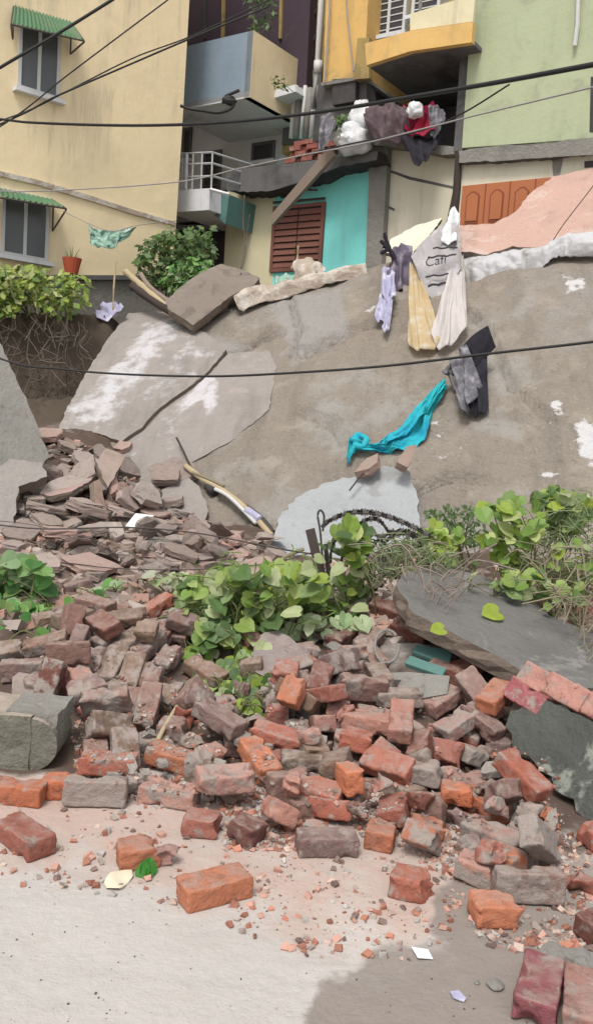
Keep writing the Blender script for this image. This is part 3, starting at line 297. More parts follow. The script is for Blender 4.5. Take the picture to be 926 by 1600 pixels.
# ------------------------------------------------------------------ materials
def mat(name, base, layers=(), bump=((18., .25),), rough=.9, coord='Object', objcol=False, orand=False, vcol=None, transl=0, spec=.3, metal=0, vary=.12, alpha=None):
    m = bpy.data.materials.new(name); m.use_nodes = True; N = m.node_tree.nodes; L = m.node_tree.links
    bs = N['Principled BSDF']; out = N['Material Output']
    tc = N.new('ShaderNodeTexCoord'); vec = tc.outputs[coord]
    oi = N.new('ShaderNodeObjectInfo')
    if orand:
        mp = N.new('ShaderNodeVectorMath'); mp.operation = 'MULTIPLY_ADD'; L.new(oi.outputs['Random'], mp.inputs[0]); mp.inputs[1].default_value = (37, 91, 53); L.new(vec, mp.inputs[2]); vec = mp.outputs[0]
    def nz(scale, detail=5, rg=.6, dist=0.):
        n = N.new('ShaderNodeTexNoise'); n.inputs['Scale'].default_value = scale; n.inputs['Detail'].default_value = detail; n.inputs['Roughness'].default_value = rg; n.inputs['Distortion'].default_value = dist
        L.new(vec, n.inputs['Vector']); return n.outputs['Fac']
    def ms(a, lo, hi):
        n = N.new('ShaderNodeMapRange'); n.interpolation_type = 'SMOOTHSTEP'; L.new(a, n.inputs[0]); n.inputs[1].default_value = lo; n.inputs[2].default_value = hi; return n.outputs[0]
    def mix(f, a, b, mode='MIX'):
        n = N.new('ShaderNodeMix'); n.data_type = 'RGBA'; n.blend_type = mode
        if isinstance(f, float): n.inputs[0].default_value = f
        else: L.new(f, n.inputs[0])
        for v, i in ((a, 6), (b, 7)):
            if isinstance(v, tuple): n.inputs[i].default_value = (*v[:3], 1)
            else: L.new(v, n.inputs[i])
        return n.outputs[2]
    def mul(a, b):
        n = N.new('ShaderNodeMath'); n.operation = 'MULTIPLY'
        for v, i in ((a, 0), (b, 1)):
            if isinstance(v, (int, float)): n.inputs[i].default_value = v
            else: L.new(v, n.inputs[i])
        return n.outputs[0]
    c = base
    if objcol: c = oi.outputs['Color']
    if vcol:
        a = N.new('ShaderNodeVertexColor'); a.layer_name = 'Col'; c = a.outputs['Color']
    if vary:
        lo, hi = (1-vary,)*3, (1+vary,)*3
        v = mix(nz(2.3, 6, .65), lo, hi); c = mix(1., c, v, 'MULTIPLY')
        v = mix(nz(31., 4, .6), (1-vary*.8,)*3, (1+vary*.8,)*3); c = mix(1., c, v, 'MULTIPLY')
    for ly in layers:
        k = ly.get('kind', 'noise')
        n = nz(ly.get('scale', 4.), ly.get('detail', 6), ly.get('rg', .62), ly.get('dist', 0.))
        if k == 'attr':
            a = N.new('ShaderNodeAttribute'); a.attribute_name = ly['attr']
            s = N.new('ShaderNodeMath'); s.operation = 'MULTIPLY_ADD'; L.new(n, s.inputs[0]); s.inputs[1].default_value = ly.get('k', .8); L.new(a.outputs['Fac'], s.inputs[2])
            h = ly.get('k', .8)*.5; f = ms(s.outputs[0], h+ly.get('lo', .4), h+ly.get('hi', .6))
        elif k == 'slope':
            mp = N.new('ShaderNodeMapping'); mp.inputs['Scale'].default_value = (1, .16, .2); mp.inputs['Rotation'].default_value = (0, 0, .25); L.new(vec, mp.inputs[0])
            q = N.new('ShaderNodeTexNoise'); q.inputs['Scale'].default_value = ly['scale']; q.inputs['Detail'].default_value = 9; q.inputs['Roughness'].default_value = .68; L.new(mp.outputs[0], q.inputs['Vector'])
            f = ms(q.outputs['Fac'], ly['lo'], ly['hi'])
        elif k == 'streak':
            mp = N.new('ShaderNodeMapping'); mp.inputs['Scale'].default_value = (1, 1, .09); L.new(vec, mp.inputs[0])
            q = N.new('ShaderNodeTexNoise'); q.inputs['Scale'].default_value = ly['scale']; q.inputs['Detail'].default_value = 8; q.inputs['Roughness'].default_value = .7; L.new(mp.outputs[0], q.inputs['Vector'])
            f = mul(ms(q.outputs['Fac'], ly['lo'], ly['hi']), ms(nz(.7, 3), .4, .62))
        elif k == 'up':
            g = N.new('ShaderNodeNewGeometry'); x = N.new('ShaderNodeSeparateXYZ'); L.new(g.outputs['Normal'], x.inputs[0])
            f = mul(ms(x.outputs[2], .45, .95), ms(n, ly.get('lo', .35), ly.get('hi', .6)))
        elif k == 'mortar':   # amount from object colour alpha
            s = N.new('ShaderNodeMath'); s.operation = 'MULTIPLY_ADD'; L.new(oi.outputs['Alpha'], s.inputs[0]); s.inputs[1].default_value = .42; L.new(n, s.inputs[2]); f = ms(s.outputs[0], .62, .76)
        else: f = ms(n, ly['lo'], ly['hi'])
        if 'amt' in ly: f = mul(f, ly['amt'])
        c = mix(f, c, ly['col'])
    if isinstance(c, tuple): bs.inputs['Base Color'].default_value = (*c[:3], 1)
    else: L.new(c, bs.inputs['Base Color'])
    bs.inputs['Roughness'].default_value = rough; bs.inputs['Specular IOR Level'].default_value = spec; bs.inputs['Metallic'].default_value = metal
    prev = None
    for sc_, st in bump:
        b = N.new('ShaderNodeBump'); b.inputs['Strength'].default_value = st; b.inputs['Distance'].default_value = .5/sc_
        L.new(nz(sc_, 6, .65), b.inputs['Height'])
        if prev: L.new(prev, b.inputs['Normal'])
        prev = b.outputs[0]
    if prev: L.new(prev, bs.inputs['Normal'])
    if transl:
        t = N.new('ShaderNodeBsdfTranslucent'); mx = N.new('ShaderNodeMixShader'); mx.inputs[0].default_value = transl
        if isinstance(c, tuple): t.inputs[0].default_value = (*c[:3], 1)
        else: L.new(c, t.inputs[0])
        L.new(bs.outputs[0], mx.inputs[1]); L.new(t.outputs[0], mx.inputs[2]); L.new(mx.outputs[0], out.inputs[0])
    if alpha is not None:
        tr = N.new('ShaderNodeBsdfTransparent'); mx = N.new('ShaderNodeMixShader'); mx.inputs[0].default_value = alpha
        L.new(tr.outputs[0], mx.inputs[1]); L.new(out.inputs[0].links[0].from_socket, mx.inputs[2]); L.new(mx.outputs[0], out.inputs[0])
    return m
M = {}
M['brick'] = mat('fired_clay', (1,1,1), [dict(scale=9., lo=.52, hi=.72, col=(.22,.09,.065), amt=.45), dict(scale=60., lo=.62, hi=.70, col=(.09,.04,.03), amt=.7),
    dict(kind='mortar', scale=13., col=(.31,.265,.235), detail=10), dict(kind='up', scale=14., lo=.35, hi=.66, col=(.38,.29,.25), amt=.6), dict(scale=5., lo=.56, hi=.75, col=(.30,.22,.185), amt=.5), dict(scale=17., lo=.56, hi=.66, col=(.13,.085,.07), amt=.45, detail=9)],
    bump=((150., .6), (45., .7), (14., .5)), objcol=True, orand=True, rough=.95, vary=.2)
M['road'] = mat('worn_concrete_road', (.47,.44,.41), [
    dict(kind='attr', attr='dust', scale=5.5, k=1.6, lo=.1, hi=.95, col=(.46,.33,.275), amt=.8),
    dict(kind='attr', attr='wet', scale=6.5, k=1.9, lo=.34, hi=.74, detail=11, col=(.235,.20,.175), amt=.9),
    dict(kind='attr', attr='shaded_soil', scale=5., k=.6, lo=.3, hi=.7, col=(.10,.07,.055)),  # soil of the heap, darkened to paint deeper shade into the gaps
    dict(scale=38., lo=.62, hi=.72, col=(.34,.25,.21), amt=.4), dict(scale=2.2, lo=.55, hi=.7, col=(.40,.36,.33), amt=.5, detail=9), dict(scale=1.1, lo=.5, hi=.72, col=(.62,.59,.55), amt=.5),
    dict(scale=120., lo=.68, hi=.73, col=(.2,.17,.15), amt=.4),
    dict(kind='attr', attr='earth', scale=4., k=.6, lo=.35, hi=.65, col=(.085,.065,.048))],
    bump=((90., .28), (22., .25), (5., .2)), rough=.93, vary=.09)
M['bank'] = mat('eroded_plaster_and_clay', (.25,.218,.182), [dict(kind='slope', scale=3.2, lo=.47, hi=.68, col=(.17,.148,.125), amt=.75), 
    dict(scale=.8, lo=.42, hi=.66, col=(.245,.21,.175), amt=.7), dict(scale=2.6, lo=.48, hi=.72, col=(.37,.32,.26), amt=.6, detail=9), dict(scale=1.3, lo=.5, hi=.66, col=(.30,.29,.27), amt=.7, detail=9), dict(scale=11., lo=.57, hi=.68, col=(.18,.145,.11), amt=.5, detail=8),
    dict(kind='attr', attr='grey', scale=2.5, k=.6, lo=.3, hi=.7, col=(.30,.285,.27), amt=.85),
    dict(scale=26., lo=.58, hi=.68, col=(.42,.36,.29), amt=.4), dict(kind='attr', attr='paint', scale=7., k=1.3, lo=.42, hi=.56, col=(.56,.55,.55), detail=9)],
    bump=((60., .5), (16., .6), (5., .6), (1.7, .4)), vary=.1)
def slabmat(name, base, pt=(.62,.61,.62), plo=.60, pamt=.8, dark=(.14,.12,.105), **k):
    return mat(name, base, [dict(scale=1.6, lo=.45, hi=.68, col=tuple(c*.72 for c in base), amt=.7), dict(scale=2.1, lo=plo, hi=plo+.06, col=pt, amt=pamt, detail=9, dist=.6), dict(scale=13., lo=.6, hi=.7, col=dark, amt=.5, detail=8), dict(scale=48., lo=.62, hi=.7, col=dark, amt=.5)],
        bump=((80., .35), (20., .35), (5., .3)), vary=.13, **k)
M['plate'] = mat('grey_render_with_old_whitewash', (.30,.272,.25), [dict(scale=2.2, lo=.45, hi=.7, col=(.23,.205,.19), amt=.7), dict(scale=5., lo=.55, hi=.7, col=(.40,.33,.31), amt=.5),
    dict(kind='attr', attr='paint', scale=4.5, k=1.7, lo=.30, hi=.72, col=(.52,.505,.52), detail=10), dict(kind='slope', scale=4., lo=.48, hi=.7, col=(.2,.178,.16), amt=.6), dict(scale=22., lo=.62, hi=.70, col=(.16,.14,.12), amt=.6)], bump=((70., .35), (16., .4), (4., .3)), vary=.12)
M['plate_edge'] = mat('broken_render_edge', (.19,.15,.12), bump=((30., .8),), vary=.2)
M['conc'] = slabmat('weathered_concrete', (.25,.24,.215), plo=.66)
M['conc_dark'] = slabmat('damp_dark_render', (.095,.098,.088), pt=(.32,.34,.29), plo=.545, pamt=.7, dark=(.045,.045,.04))
M['conc_grey'] = slabmat('grey_cement_face', (.17,.165,.155), pt=(.30,.29,.27), plo=.56, pamt=.6)
M['conc_pale'] = slabmat('pale_bluish_plaster', (.37,.385,.395), pt=(.27,.26,.25), plo=.58, pamt=.6, dark=(.25,.24,.23))
M['block'] = mat('green_tinted_concrete', (.20,.195,.155), [dict(scale=2.5, lo=.45, hi=.65, col=(.13,.13,.105), amt=.8), dict(scale=11., lo=.56, hi=.68, col=(.27,.25,.2), amt=.6), dict(kind='up', scale=6., lo=.2, hi=.5, col=(.42,.345,.29), amt=.85)], bump=((70., .35), (16., .4), (4., .3)), vary=.14)
M['pinkslab'] = slabmat('pink_distempered_floor_slab', (.50,.33,.275), pt=(.56,.44,.39), plo=.52, pamt=.6, dark=(.35,.2,.16))
M['slabroof'] = slabmat('lichen_grey_slab', (.23,.195,.165), pt=(.15,.125,.105), plo=.5, pamt=.7)
M['shard'] = mat('mauve_brown_plaster_shard', (1,1,1), [dict(scale=6., lo=.5, hi=.68, col=(.20,.15,.125), amt=.6), dict(kind='up', scale=8., lo=.3, hi=.6, col=(.36,.30,.26), amt=.5), dict(scale=30., lo=.6, hi=.7, col=(.1,.08,.07), amt=.5)], bump=((60., .4), (14., .4)), objcol=True, orand=True, vary=.18)
M['crumb'] = mat('crumbs', (1,1,1), bump=((60., .3),), vcol=1, vary=.15)
def plain(name, c, **k):
    k.setdefault('vary', .08); k.setdefault('bump', ((40., .15),)); return mat(name, c, **k)
def painted(name, c, stain=(.25,.22,.18), slo=.6, samt=.35, **k):
    return mat(name, c, [dict(scale=.9, lo=.45, hi=.75, col=tuple(x*.86 for x in c), amt=.7), dict(scale=1.7, lo=slo, hi=slo+.16, col=stain, amt=samt, detail=9, dist=.5), dict(scale=24., lo=.64, hi=.72, col=stain, amt=.3), dict(kind='streak', scale=4.5, lo=.46, hi=.72, col=tuple(x*.75 for x in stain), amt=.7), dict(scale=1.3, lo=.6, hi=.63, col=tuple(x*.9+.04 for x in c), amt=.6, detail=10), dict(scale=.5, lo=.5, hi=.7, col=tuple(min(1, x*1.12+.03) for x in c), amt=.6)], bump=((30., .12), (5., .12)), vary=.06, rough=.85, **k)
M['yellow'] = painted('ochre_yellow_limewash', (.82,.68,.44), stain=(.50,.43,.32), slo=.6)
M['cream'] = painted('cream_limewash', (.66,.60,.40), stain=(.42,.36,.25))
M['cream2'] = painted('pale_cream_limewash', (.66,.62,.49), stain=(.42,.36,.28))
M['cyan'] = painted('turquoise_limewash', (.25,.78,.74), stain=(.30,.62,.56), slo=.66)
M['green'] = painted('pistachio_green_limewash', (.42,.465,.30), stain=(.27,.28,.20), slo=.52, samt=.7)
M['orange'] = painted('mustard_orange_paint', (.66,.42,.15), stain=(.36,.28,.14), slo=.5, samt=.6)
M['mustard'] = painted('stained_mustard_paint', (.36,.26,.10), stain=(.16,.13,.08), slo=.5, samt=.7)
M['blue'] = painted('dusty_blue_paint', (.235,.30,.365), stain=(.20,.22,.24))
M['white'] = painted('stained_whitewash', (.60,.60,.60), stain=(.30,.29,.28))
M['whiter'] = painted('white_painted_concrete', (.66,.67,.69), stain=(.4,.4,.38))
M['void'] = painted('dark_parts_and_interior_shade', (.055,.05,.052), stain=(.11,.10,.10), slo=.5)  # near-black colour; in openings it stands for the shade inside
M['darkgrey'] = painted('dark_grey_render', (.13,.125,.125), stain=(.05,.05,.05), slo=.48, samt=.7)  # blotchy dark grey for recess walls, ledges and eaves
M['purple'] = painted('dark_plum_back_wall', (.065,.045,.06), stain=(.10,.07,.08))
M['shutter'] = plain('brown_wood_shutter', (.20,.085,.065), rough=.6)
M['door'] = plain('orange_brown_door_wood', (.42,.145,.06), rough=.55)
M['door_dark'] = plain('dark_door_moulding', (.24,.07,.035), rough=.6)
M['glass'] = mat('dusty_window_glass', (.10,.105,.11), rough=.25, spec=.5, bump=(), vary=.1)
M['frame'] = plain('window_frame_paint', (.55,.56,.55))
M['darkmetal'] = plain('rusty_dark_metal', (.09,.075,.065), rough=.6, metal=.3)
M['railing'] = plain('silver_painted_railing', (.55,.56,.58), rough=.4, metal=.4)
M['greentin'] = painted('green_painted_tin', (.09,.19,.10), stain=(.2,.2,.13), slo=.5, samt=.6)
M['plastic_pipe'] = plain('white_plastic_pipe', (.55,.55,.54), rough=.5)
M['redbrickwall'] = mat('red_brick_bits', (.26,.09,.07), [dict(scale=8., lo=.5, hi=.65, col=(.3,.2,.17))], bump=((30., .8),), vary=.3)
M['cable'] = plain('black_rubber_cable', (.022,.022,.022), rough=.55, bump=())
M['wire_pale'] = plain('pale_grey_wire', (.30,.28,.27), rough=.5, bump=())
M['rust'] = plain('rusted_razor_wire', (.07,.06,.055), rough=.6, bump=())
M['bamboo'] = plain('old_bamboo', (.42,.34,.21), rough=.7)
M['wood'] = plain('weathered_timber', (.25,.20,.165))
M['darkwood_gapshade'] = plain('dark_wet_timber_and_gap_shade', (.06,.045,.04))  # dark timber, also the painted shade of the gap by the doors
M['leaf'] = mat('heart_leaves', (1,1,1), vcol=1, transl=.35, rough=.5, spec=.4, bump=(), vary=.18)
M['stem'] = plain('plant_stems', (.13,.14,.06))
M['dry'] = plain('dry_stalks', (.24,.21,.14))
M['root'] = plain('dry_hanging_roots', (.125,.10,.08))
M['teal'] = mat('turquoise_cloth', (.04,.52,.58), [dict(scale=3., lo=.45, hi=.65, col=(.03,.40,.60), amt=.8)], rough=.85, transl=.25, bump=((60., .3), (14., .3)))
M['black'] = mat('black_cloth', (.022,.02,.028), rough=.9, bump=((40., .4),))
M['greycloth'] = mat('grey_mottled_cloth', (.13,.125,.14), [dict(scale=9., lo=.4, hi=.75, col=(.34,.33,.35)), dict(scale=4., lo=.45, hi=.7, col=(.05,.05,.06))], rough=.9)
M['lilac'] = mat('lilac_white_cloth', (.42,.41,.56), [dict(scale=6., lo=.52, hi=.6, col=(.62,.60,.70))], rough=.9, transl=.15)
M['mauvecloth'] = mat('mauve_grey_cloth', (.13,.11,.15), [dict(scale=6., lo=.52, hi=.6, col=(.25,.22,.27))], rough=.9)
M['netwhite'] = mat('white_mesh_sack', (.78,.74,.72), rough=.8, transl=.4, alpha=.82, bump=((30., .3),))
M['netyellow'] = mat('yellowed_mesh_sack', (.72,.58,.36), [dict(scale=4., lo=.5, hi=.65, col=(.76,.70,.58))], rough=.8, transl=.4, alpha=.85, bump=((30., .3),))
M['tarp'] = mat('white_grey_plastic_sheet', (.50,.50,.51), [dict(scale=2.2, lo=.45, hi=.62, col=(.27,.25,.23), amt=.8), dict(scale=8., lo=.6, hi=.7, col=(.62,.62,.62), amt=.7)], rough=.5, bump=((26., .25), (5., .3)))
M['tarpbrown'] = mat('muddy_sheet', (.40,.33,.27), [dict(scale=4., lo=.45, hi=.6, col=(.60,.56,.50), amt=.8)], rough=.7, bump=((26., .5), (7., .6)))
M['sack'] = mat('grey_printed_sack', (.36,.34,.345), [dict(scale=5., lo=.5, hi=.65, col=(.52,.50,.50), amt=.7)], rough=.75, bump=((26., .4),))
M['ink'] = plain('faded_dark_print', (.07,.065,.075))
M['red'] = mat('crimson_cloth', (.38,.02,.055), [dict(scale=7., lo=.5, hi=.6, col=(.22,.02,.05))], rough=.9)
M['plum'] = mat('plum_brown_netting', (.12,.085,.095), rough=.9, bump=((20., .6),))
M['bagwhite'] = mat('crumpled_white_plastic', (.70,.71,.72), rough=.45, bump=((14., .8),))
M['paperw'] = plain('white_board', (.76,.77,.78), rough=.5)
M['tealpaint'] = plain('faded_teal_paint', (.10,.20,.18))
M['pot'] = plain('red_clay_pot', (.38,.08,.04))
M['mint'] = mat('mint_cloth', (.33,.52,.42), [dict(scale=7., lo=.52, hi=.58, col=(.08,.16,.12)), dict(scale=11., lo=.56, hi=.62, col=(.66,.72,.66))], rough=.9, transl=.2)
# ------------------------------------------------------------------ ground sheet
DARKP = [(470,1640),(505,1540),(600,1490),(690,1450),(700,1400),(740,1330),(860,1290),(1100,1280),(1300,1700),(470,1900)]
DUSTP = [(-60,1205),(300,1260),(480,1300),(640,1270),(760,1340),(740,1420),(660,1470),(560,1500),(440,1470),(390,1420),(240,1395),(150,1370),(-60,1340)]
def axis(segs):
    out = []
    for a, b, n in segs: out += [a+(b-a)*i/n for i in range(n)]
    return out+[segs[-1][1]]
xs = axis([(-400,-60,8),(-60,-12,16),(-12,-4.6,40),(-4.6,4.6,300),(4.6,12,40),(12,60,16),(60,400,8)])
ys = axis([(-60,-3,10),(-3,2,12),(2,6.5,190),(6.5,13.4,170),(13.4,25,30),(25,80,16),(80,900,12)])
def build_ground():
    vs = []; W = []; D = []; S = []; E = []
    for y in ys:
        for x in xs:
            z = H(x, min(y, 14.)) if y > 2 else 0
            if abs(x) > 6: z = lerp(z, H(6*math.copysign(1, x), min(y, 14.)), 1) if y > 2 else 0
            if y > 60: z += -.0
            near = 3.5 < y < 13.5 and abs(x) < 5
            if near: z += sm(3.6, 4.6, y)*(.035*fbm(x*6, y*6, 5.) + .012*fbm(x*22, y*22, 8.))
            elif 2 <= y <= 3.6: z += .002*n3(x*14, y*14)
            vs.append((x, y, z)); px, py = proj((x, y, z))
            if 1.8 < y < 14 and abs(x) < 6:
                px += 34*fbm(x*3, y*3, 2.); py += 26*fbm(x*3, y*3, 12.)
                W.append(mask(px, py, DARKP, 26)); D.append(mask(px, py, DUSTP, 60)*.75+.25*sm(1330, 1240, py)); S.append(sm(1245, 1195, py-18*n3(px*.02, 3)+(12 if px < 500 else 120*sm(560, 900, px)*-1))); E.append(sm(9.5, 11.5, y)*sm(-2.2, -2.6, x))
            else: W.append(0); D.append(0); S.append(1 if y > 6 else 0); E.append(0)
    nx = len(xs); fs = [(j*nx+i, j*nx+i+1, (j+1)*nx+i+1, (j+1)*nx+i) for j in range(len(ys)-1) for i in range(nx-1)]
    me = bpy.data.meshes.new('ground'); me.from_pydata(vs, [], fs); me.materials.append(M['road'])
    for nm, a in (('wet', W), ('dust', D), ('shaded_soil', S), ('earth', E)): me.attributes.new(nm, 'FLOAT', 'POINT').data.foreach_set('value', a)
    me.polygons.foreach_set('use_smooth', [True]*len(fs)); o = bpy.data.objects.new('ground', me); col.objects.link(o); tag(o, kind='structure')
build_ground()
# ------------------------------------------------------------------ the tilted, broken bank of plaster and clay
PAINT = [([(1180,640),(890,660),(900,720),(945,735),(1180,760)], 30, .75), ([(870,425),(905,425),(930,450),(880,465)], 16, .55), ([(850,620),(880,620),(885,660),(855,655)], 10, .5), ([(840,735),(880,735),(880,745),(842,748)], 8, .7),
 ([(330,470),(400,450),(380,480),(340,500)], 12, .5), ([(560,470),(600,466),(600,492),(570,490)], 8, .5), ([(640,640),(700,630),(760,700),(700,760),(640,700)], 40, .32), ([(320,590),(350,590),(345,650),(310,640)], 9, .6)]
def attr_paint(px, py, P_): return max([0]+[mask(px, py, p, s)*a for p, s, a in P_])
def build_bank():
    nx, ny = 250, 230; vs = []; fs = []; pa = []; gr = []
    for j in range(ny):
        t = -.12+1.17*j/(ny-1)
        for i in range(nx):
            x = EDGE+.12+(6.2-EDGE)*i/(nx-1)
            if i == 0: x += .10*n3(t*9, 1)
            by, ty = interp(BY, x), interp(TY, x); y = by+(ty-by)*t
            z = bank(x, y)
            px, py = proj((x, y, z))
            # a scooped edge and cracks
            for (ax, ay), (bx, by_) in CR:
                if min(ax, bx)-12 < px < max(ax, bx)+12 and min(ay, by_)-12 < py < max(ay, by_)+12:
                    dx, dy = bx-ax, by_-ay; u = max(0, min(1, ((px-ax)*dx+(py-ay)*dy)/(dx*dx+dy*dy))); d = math.hypot(px-ax-u*dx, py-ay-u*dy)
                    s = 1 if (px-ax)*dy-(py-ay)*dx > 0 else -1
                    z += .055*math.exp(-(d/9)**2)*s - .13*math.exp(-(d/3.0)**2)*(.6+.8*abs(n3(px*.05, py*.05)))
            vs.append((x, y, z)); pa.append(attr_paint(px, py, PAINT)); gr.append(max(mask(px, py, [(420,470),(530,450),(545,520),(470,550),(440,520)], 18), mask(px, py, [(330,520),(420,550),(330,700),(250,700)], 30)*.8, mask(px, py, [(740,400),(1100,380),(1100,620),(830,560),(760,470)], 60)*.45))
    for j in range(ny-1):
        for i in range(nx-1): a = j*nx+i; fs.append((a, a+1, a+nx+1, a+nx))
    # thickness: skirt and back
    k = len(vs); ring = [i for i in range(nx)]+[j*nx+nx-1 for j in range(1, ny)]+[(ny-1)*nx+i for i in range(nx-2, -1, -1)]+[j*nx for j in range(ny-2, 0, -1)]
    for r in ring:
        v = vs[r]; vs.append((v[0]+.02*n3(v[0]*7, v[1]*7), v[1]+.14, v[2]-.22)); pa.append(0); gr.append(0)
    for q in range(len(ring)): fs.append((ring[(q+1) % len(ring)], ring[q], k+q, k+(q+1) % len(ring)))
    me = bpy.data.meshes.new('retaining_wall'); me.from_pydata(vs, [], fs); me.materials.append(M['bank'])
    me.attributes.new('paint', 'FLOAT', 'POINT').data.foreach_set('value', pa); me.attributes.new('grey', 'FLOAT', 'POINT').data.foreach_set('value', gr)
    me.polygons.foreach_set('use_smooth', [True]*len(fs)); o = bpy.data.objects.new('retaining_wall', me); col.objects.link(o)
    tag(o, 'huge tilted retaining wall of eroded grey-brown plaster and clay below the houses', 'wall')
def seg(pts): return list(zip(pts, pts[1:]))
CR = seg([(548,514),(590,500),(612,486)])+seg([(640,770),(700,742),(760,748)])+seg([(720,470),(770,520),(800,600),(860,650)])+seg([(470,640),(520,660),(540,690)])+seg([(458,548),(478,548),(500,538),(520,530),(545,516)])+seg([(458,470),(470,520),(458,548)])+seg([(352,552),(380,545),(420,520),(440,518)])
build_bank()
# ------------------------------------------------------------------ slabs: an outline at its own distance, with thickness and broken edges
def resample(pts, step, jit, seed, n):
    r = random.Random(seed); out = []
    for a, b in zip(pts, pts[1:]+pts[:1]):
        L = (b-a).length; k = max(1, int(L/step)); t = (b-a).normalized(); s = t.cross(n)
        for i in range(k): out.append(a+(b-a)*(i/k)+s*(r.uniform(-jit, jit) if i else r.uniform(-jit, jit)*.3))
    return out
def slab_mesh(pts, n, th, mats, name, parent=None, step=.06, jit=.012, seed=1, org=None, paint=None, bumpy=.006, fn=None, rag=.5):
    """top face triangulated on a fine inner grid so that it can be uneven"""
    pts = resample([Vector(p) for p in pts], step, jit, seed, n)
    a = n.cross(Vector((0, 0, 1)));  a = a.normalized() if a.length > .1 else Vector((1, 0, 0)); b = n.cross(a)
    bm = bmesh.new(); r = random.Random(seed)
    tv = [bm.verts.new(p) for p in pts]; f = bm.faces.new(tv)
    if f.normal.dot(n) < 0: f.normal_flip()
    o0 = pts[0]
    bmesh.ops.triangulate(bm, faces=[f])
    for it in range(4):
        es = [e for e in bm.edges if e.calc_length() > step*1.7 and not e.is_boundary]
        if not es: break
        bmesh.ops.subdivide_edges(bm, edges=es, cuts=1); bmesh.ops.triangulate(bm, faces=[f for f in bm.faces if len(f.verts) > 3])
        bmesh.ops.beautify_fill(bm, faces=bm.faces[:], edges=[e for e in bm.edges if not e.is_boundary])
    bm.normal_update()
    for v in bm.verts:
        if not v.is_boundary: v.co += n*(bumpy*fbm(v.co.x*3, v.co.y*3+seed, v.co.z*3, 3)*(2 if rag > 1 else 1))
    mi = 1 if len(mats) > 1 else 0
    be = [e for e in bm.edges if e.is_boundary]; top = {v: v.co.copy() for e in be for v in e.verts}
    prev = {v: v for v in top}
    levels = [.0, .35, .7, 1.0]
    for li in range(1, 4):
        cur = {}
        for v, c in top.items():
            nn = noise.noise(c*9+Vector((li*3.1, seed, 0)))*th*.35*rag
            cen = sum(pts, Vector())/len(pts); inn = (cen-c); inn -= n*inn.dot(n); inn.normalize()
            cur[v] = bm.verts.new(c-n*th*levels[li]+inn*(nn+th*.10*(li == 3)))
        for e in be:
            p, q = e.verts; fc = bm.faces.new((prev[p], prev[q], cur[q], cur[p])); fc.material_index = mi
        prev = cur
    bmesh.ops.holes_fill(bm, edges=[e for e in bm.edges if e.is_boundary])
    for fc in bm.faces:
        if len(fc.verts) > 4: fc.material_index = mi
    bmesh.ops.recalc_face_normals(bm, faces=bm.faces[:])
    if org is None: org = Vector((sum(p.x for p in pts)/len(pts), sum(p.y for p in pts)/len(pts), min(p.z for p in pts)-0))
    me = bpy.data.meshes.new(name)
    pa = None
    if paint: pa = [attr_paint(*proj(v.co), paint) for v in bm.verts]
    for v in bm.verts: v.co -= org
    bm.to_mesh(me); bm.free()
    if pa: me.attributes.new('paint', 'FLOAT', 'POINT').data.foreach_set('value', pa)
    for m in mats: me.materials.append(m)
    o = bpy.data.objects.new(name, me); col.objects.link(o)
    if parent is None: o.location = org
    else: o.parent = parent
    return o
def pxslab(poly, pl, th, mats, name, label, cat, **k):
    a, n = plane3(*pl); o = slab_mesh([hit(x, y, a, n) for x, y in poly], n, th, mats, name, **k)
    return tag(o, label, cat)
def bankslab(poly, off, th, mats, name, label, cat, **k):
    pts = [B(x, y, off) for x, y in poly]; n = Vector((0, 0, 0)); c = sum(pts, Vector())/len(pts)
    for a, b in zip(pts, pts[1:]+pts[:1]): n += (a-c).cross(b-c)
    n.normalize();  n = -n if n.dot(CAM-c) < 0 else n
    o = slab_mesh(pts, n, th, mats, name, **k); return tag(o, label, cat)
PLP = [([(225,500),(300,495),(240,575),(165,672),(95,668),(120,615),(200,545)], 22, .62), ([(285,520),(350,550),(290,600),(240,640),(200,640),(240,580)], 22, .42), ([(250,500),(275,500),(280,530),(262,535)], 8, .5),
       ([(205,505),(225,500),(130,640),(110,650)], 12, .15)]
bankslab([(200,490),(240,486),(262,490),(296,510),(322,520),(354,546),(330,575),(302,600),(270,622),(245,642),(222,668),(190,690),(150,676),(92,670),(104,640),(122,606),(142,572),(168,530)], .06, .10, [M['plate'], M['plate_edge']], 'plaster_plate', 'tilted grey plaster plate with broad worn whitewash at the left end of the bank', 'plaster slab', seed=3, paint=PLP, step=.07)
bankslab([(356,553),(420,548),(432,575),(420,640),(360,690),(300,722),(284,742),(240,764),(204,786),(186,745),(176,715),(193,694),(226,672),(249,646),(274,627),(306,604),(334,578)], .012, .07, [M['plate'], M['plate_edge']], 'plaster_plate', 'grey-mauve plaster plate just below the long diagonal crack', 'plaster slab', seed=4,
    paint=[([(300,585),(345,590),(340,650),(318,650),(315,625),(260,665),(250,655),(300,610)], 8, .62), ([(240,650),(290,660),(270,740),(230,740)], 20, .25), ([(200,690),(240,670),(240,700),(205,720)], 8, .35)], step=.07)
bankslab([(294,745),(312,760),(326,798),(316,830),(300,850),(215,850),(203,800),(210,790),(245,769)], .10, .09, [M['plate'], M['plate_edge']], 'plaster_plate', 'small pinkish-grey plaster plate beneath the bamboo pole, lowest of the bank plates', 'plaster slab', seed=5, step=.07)
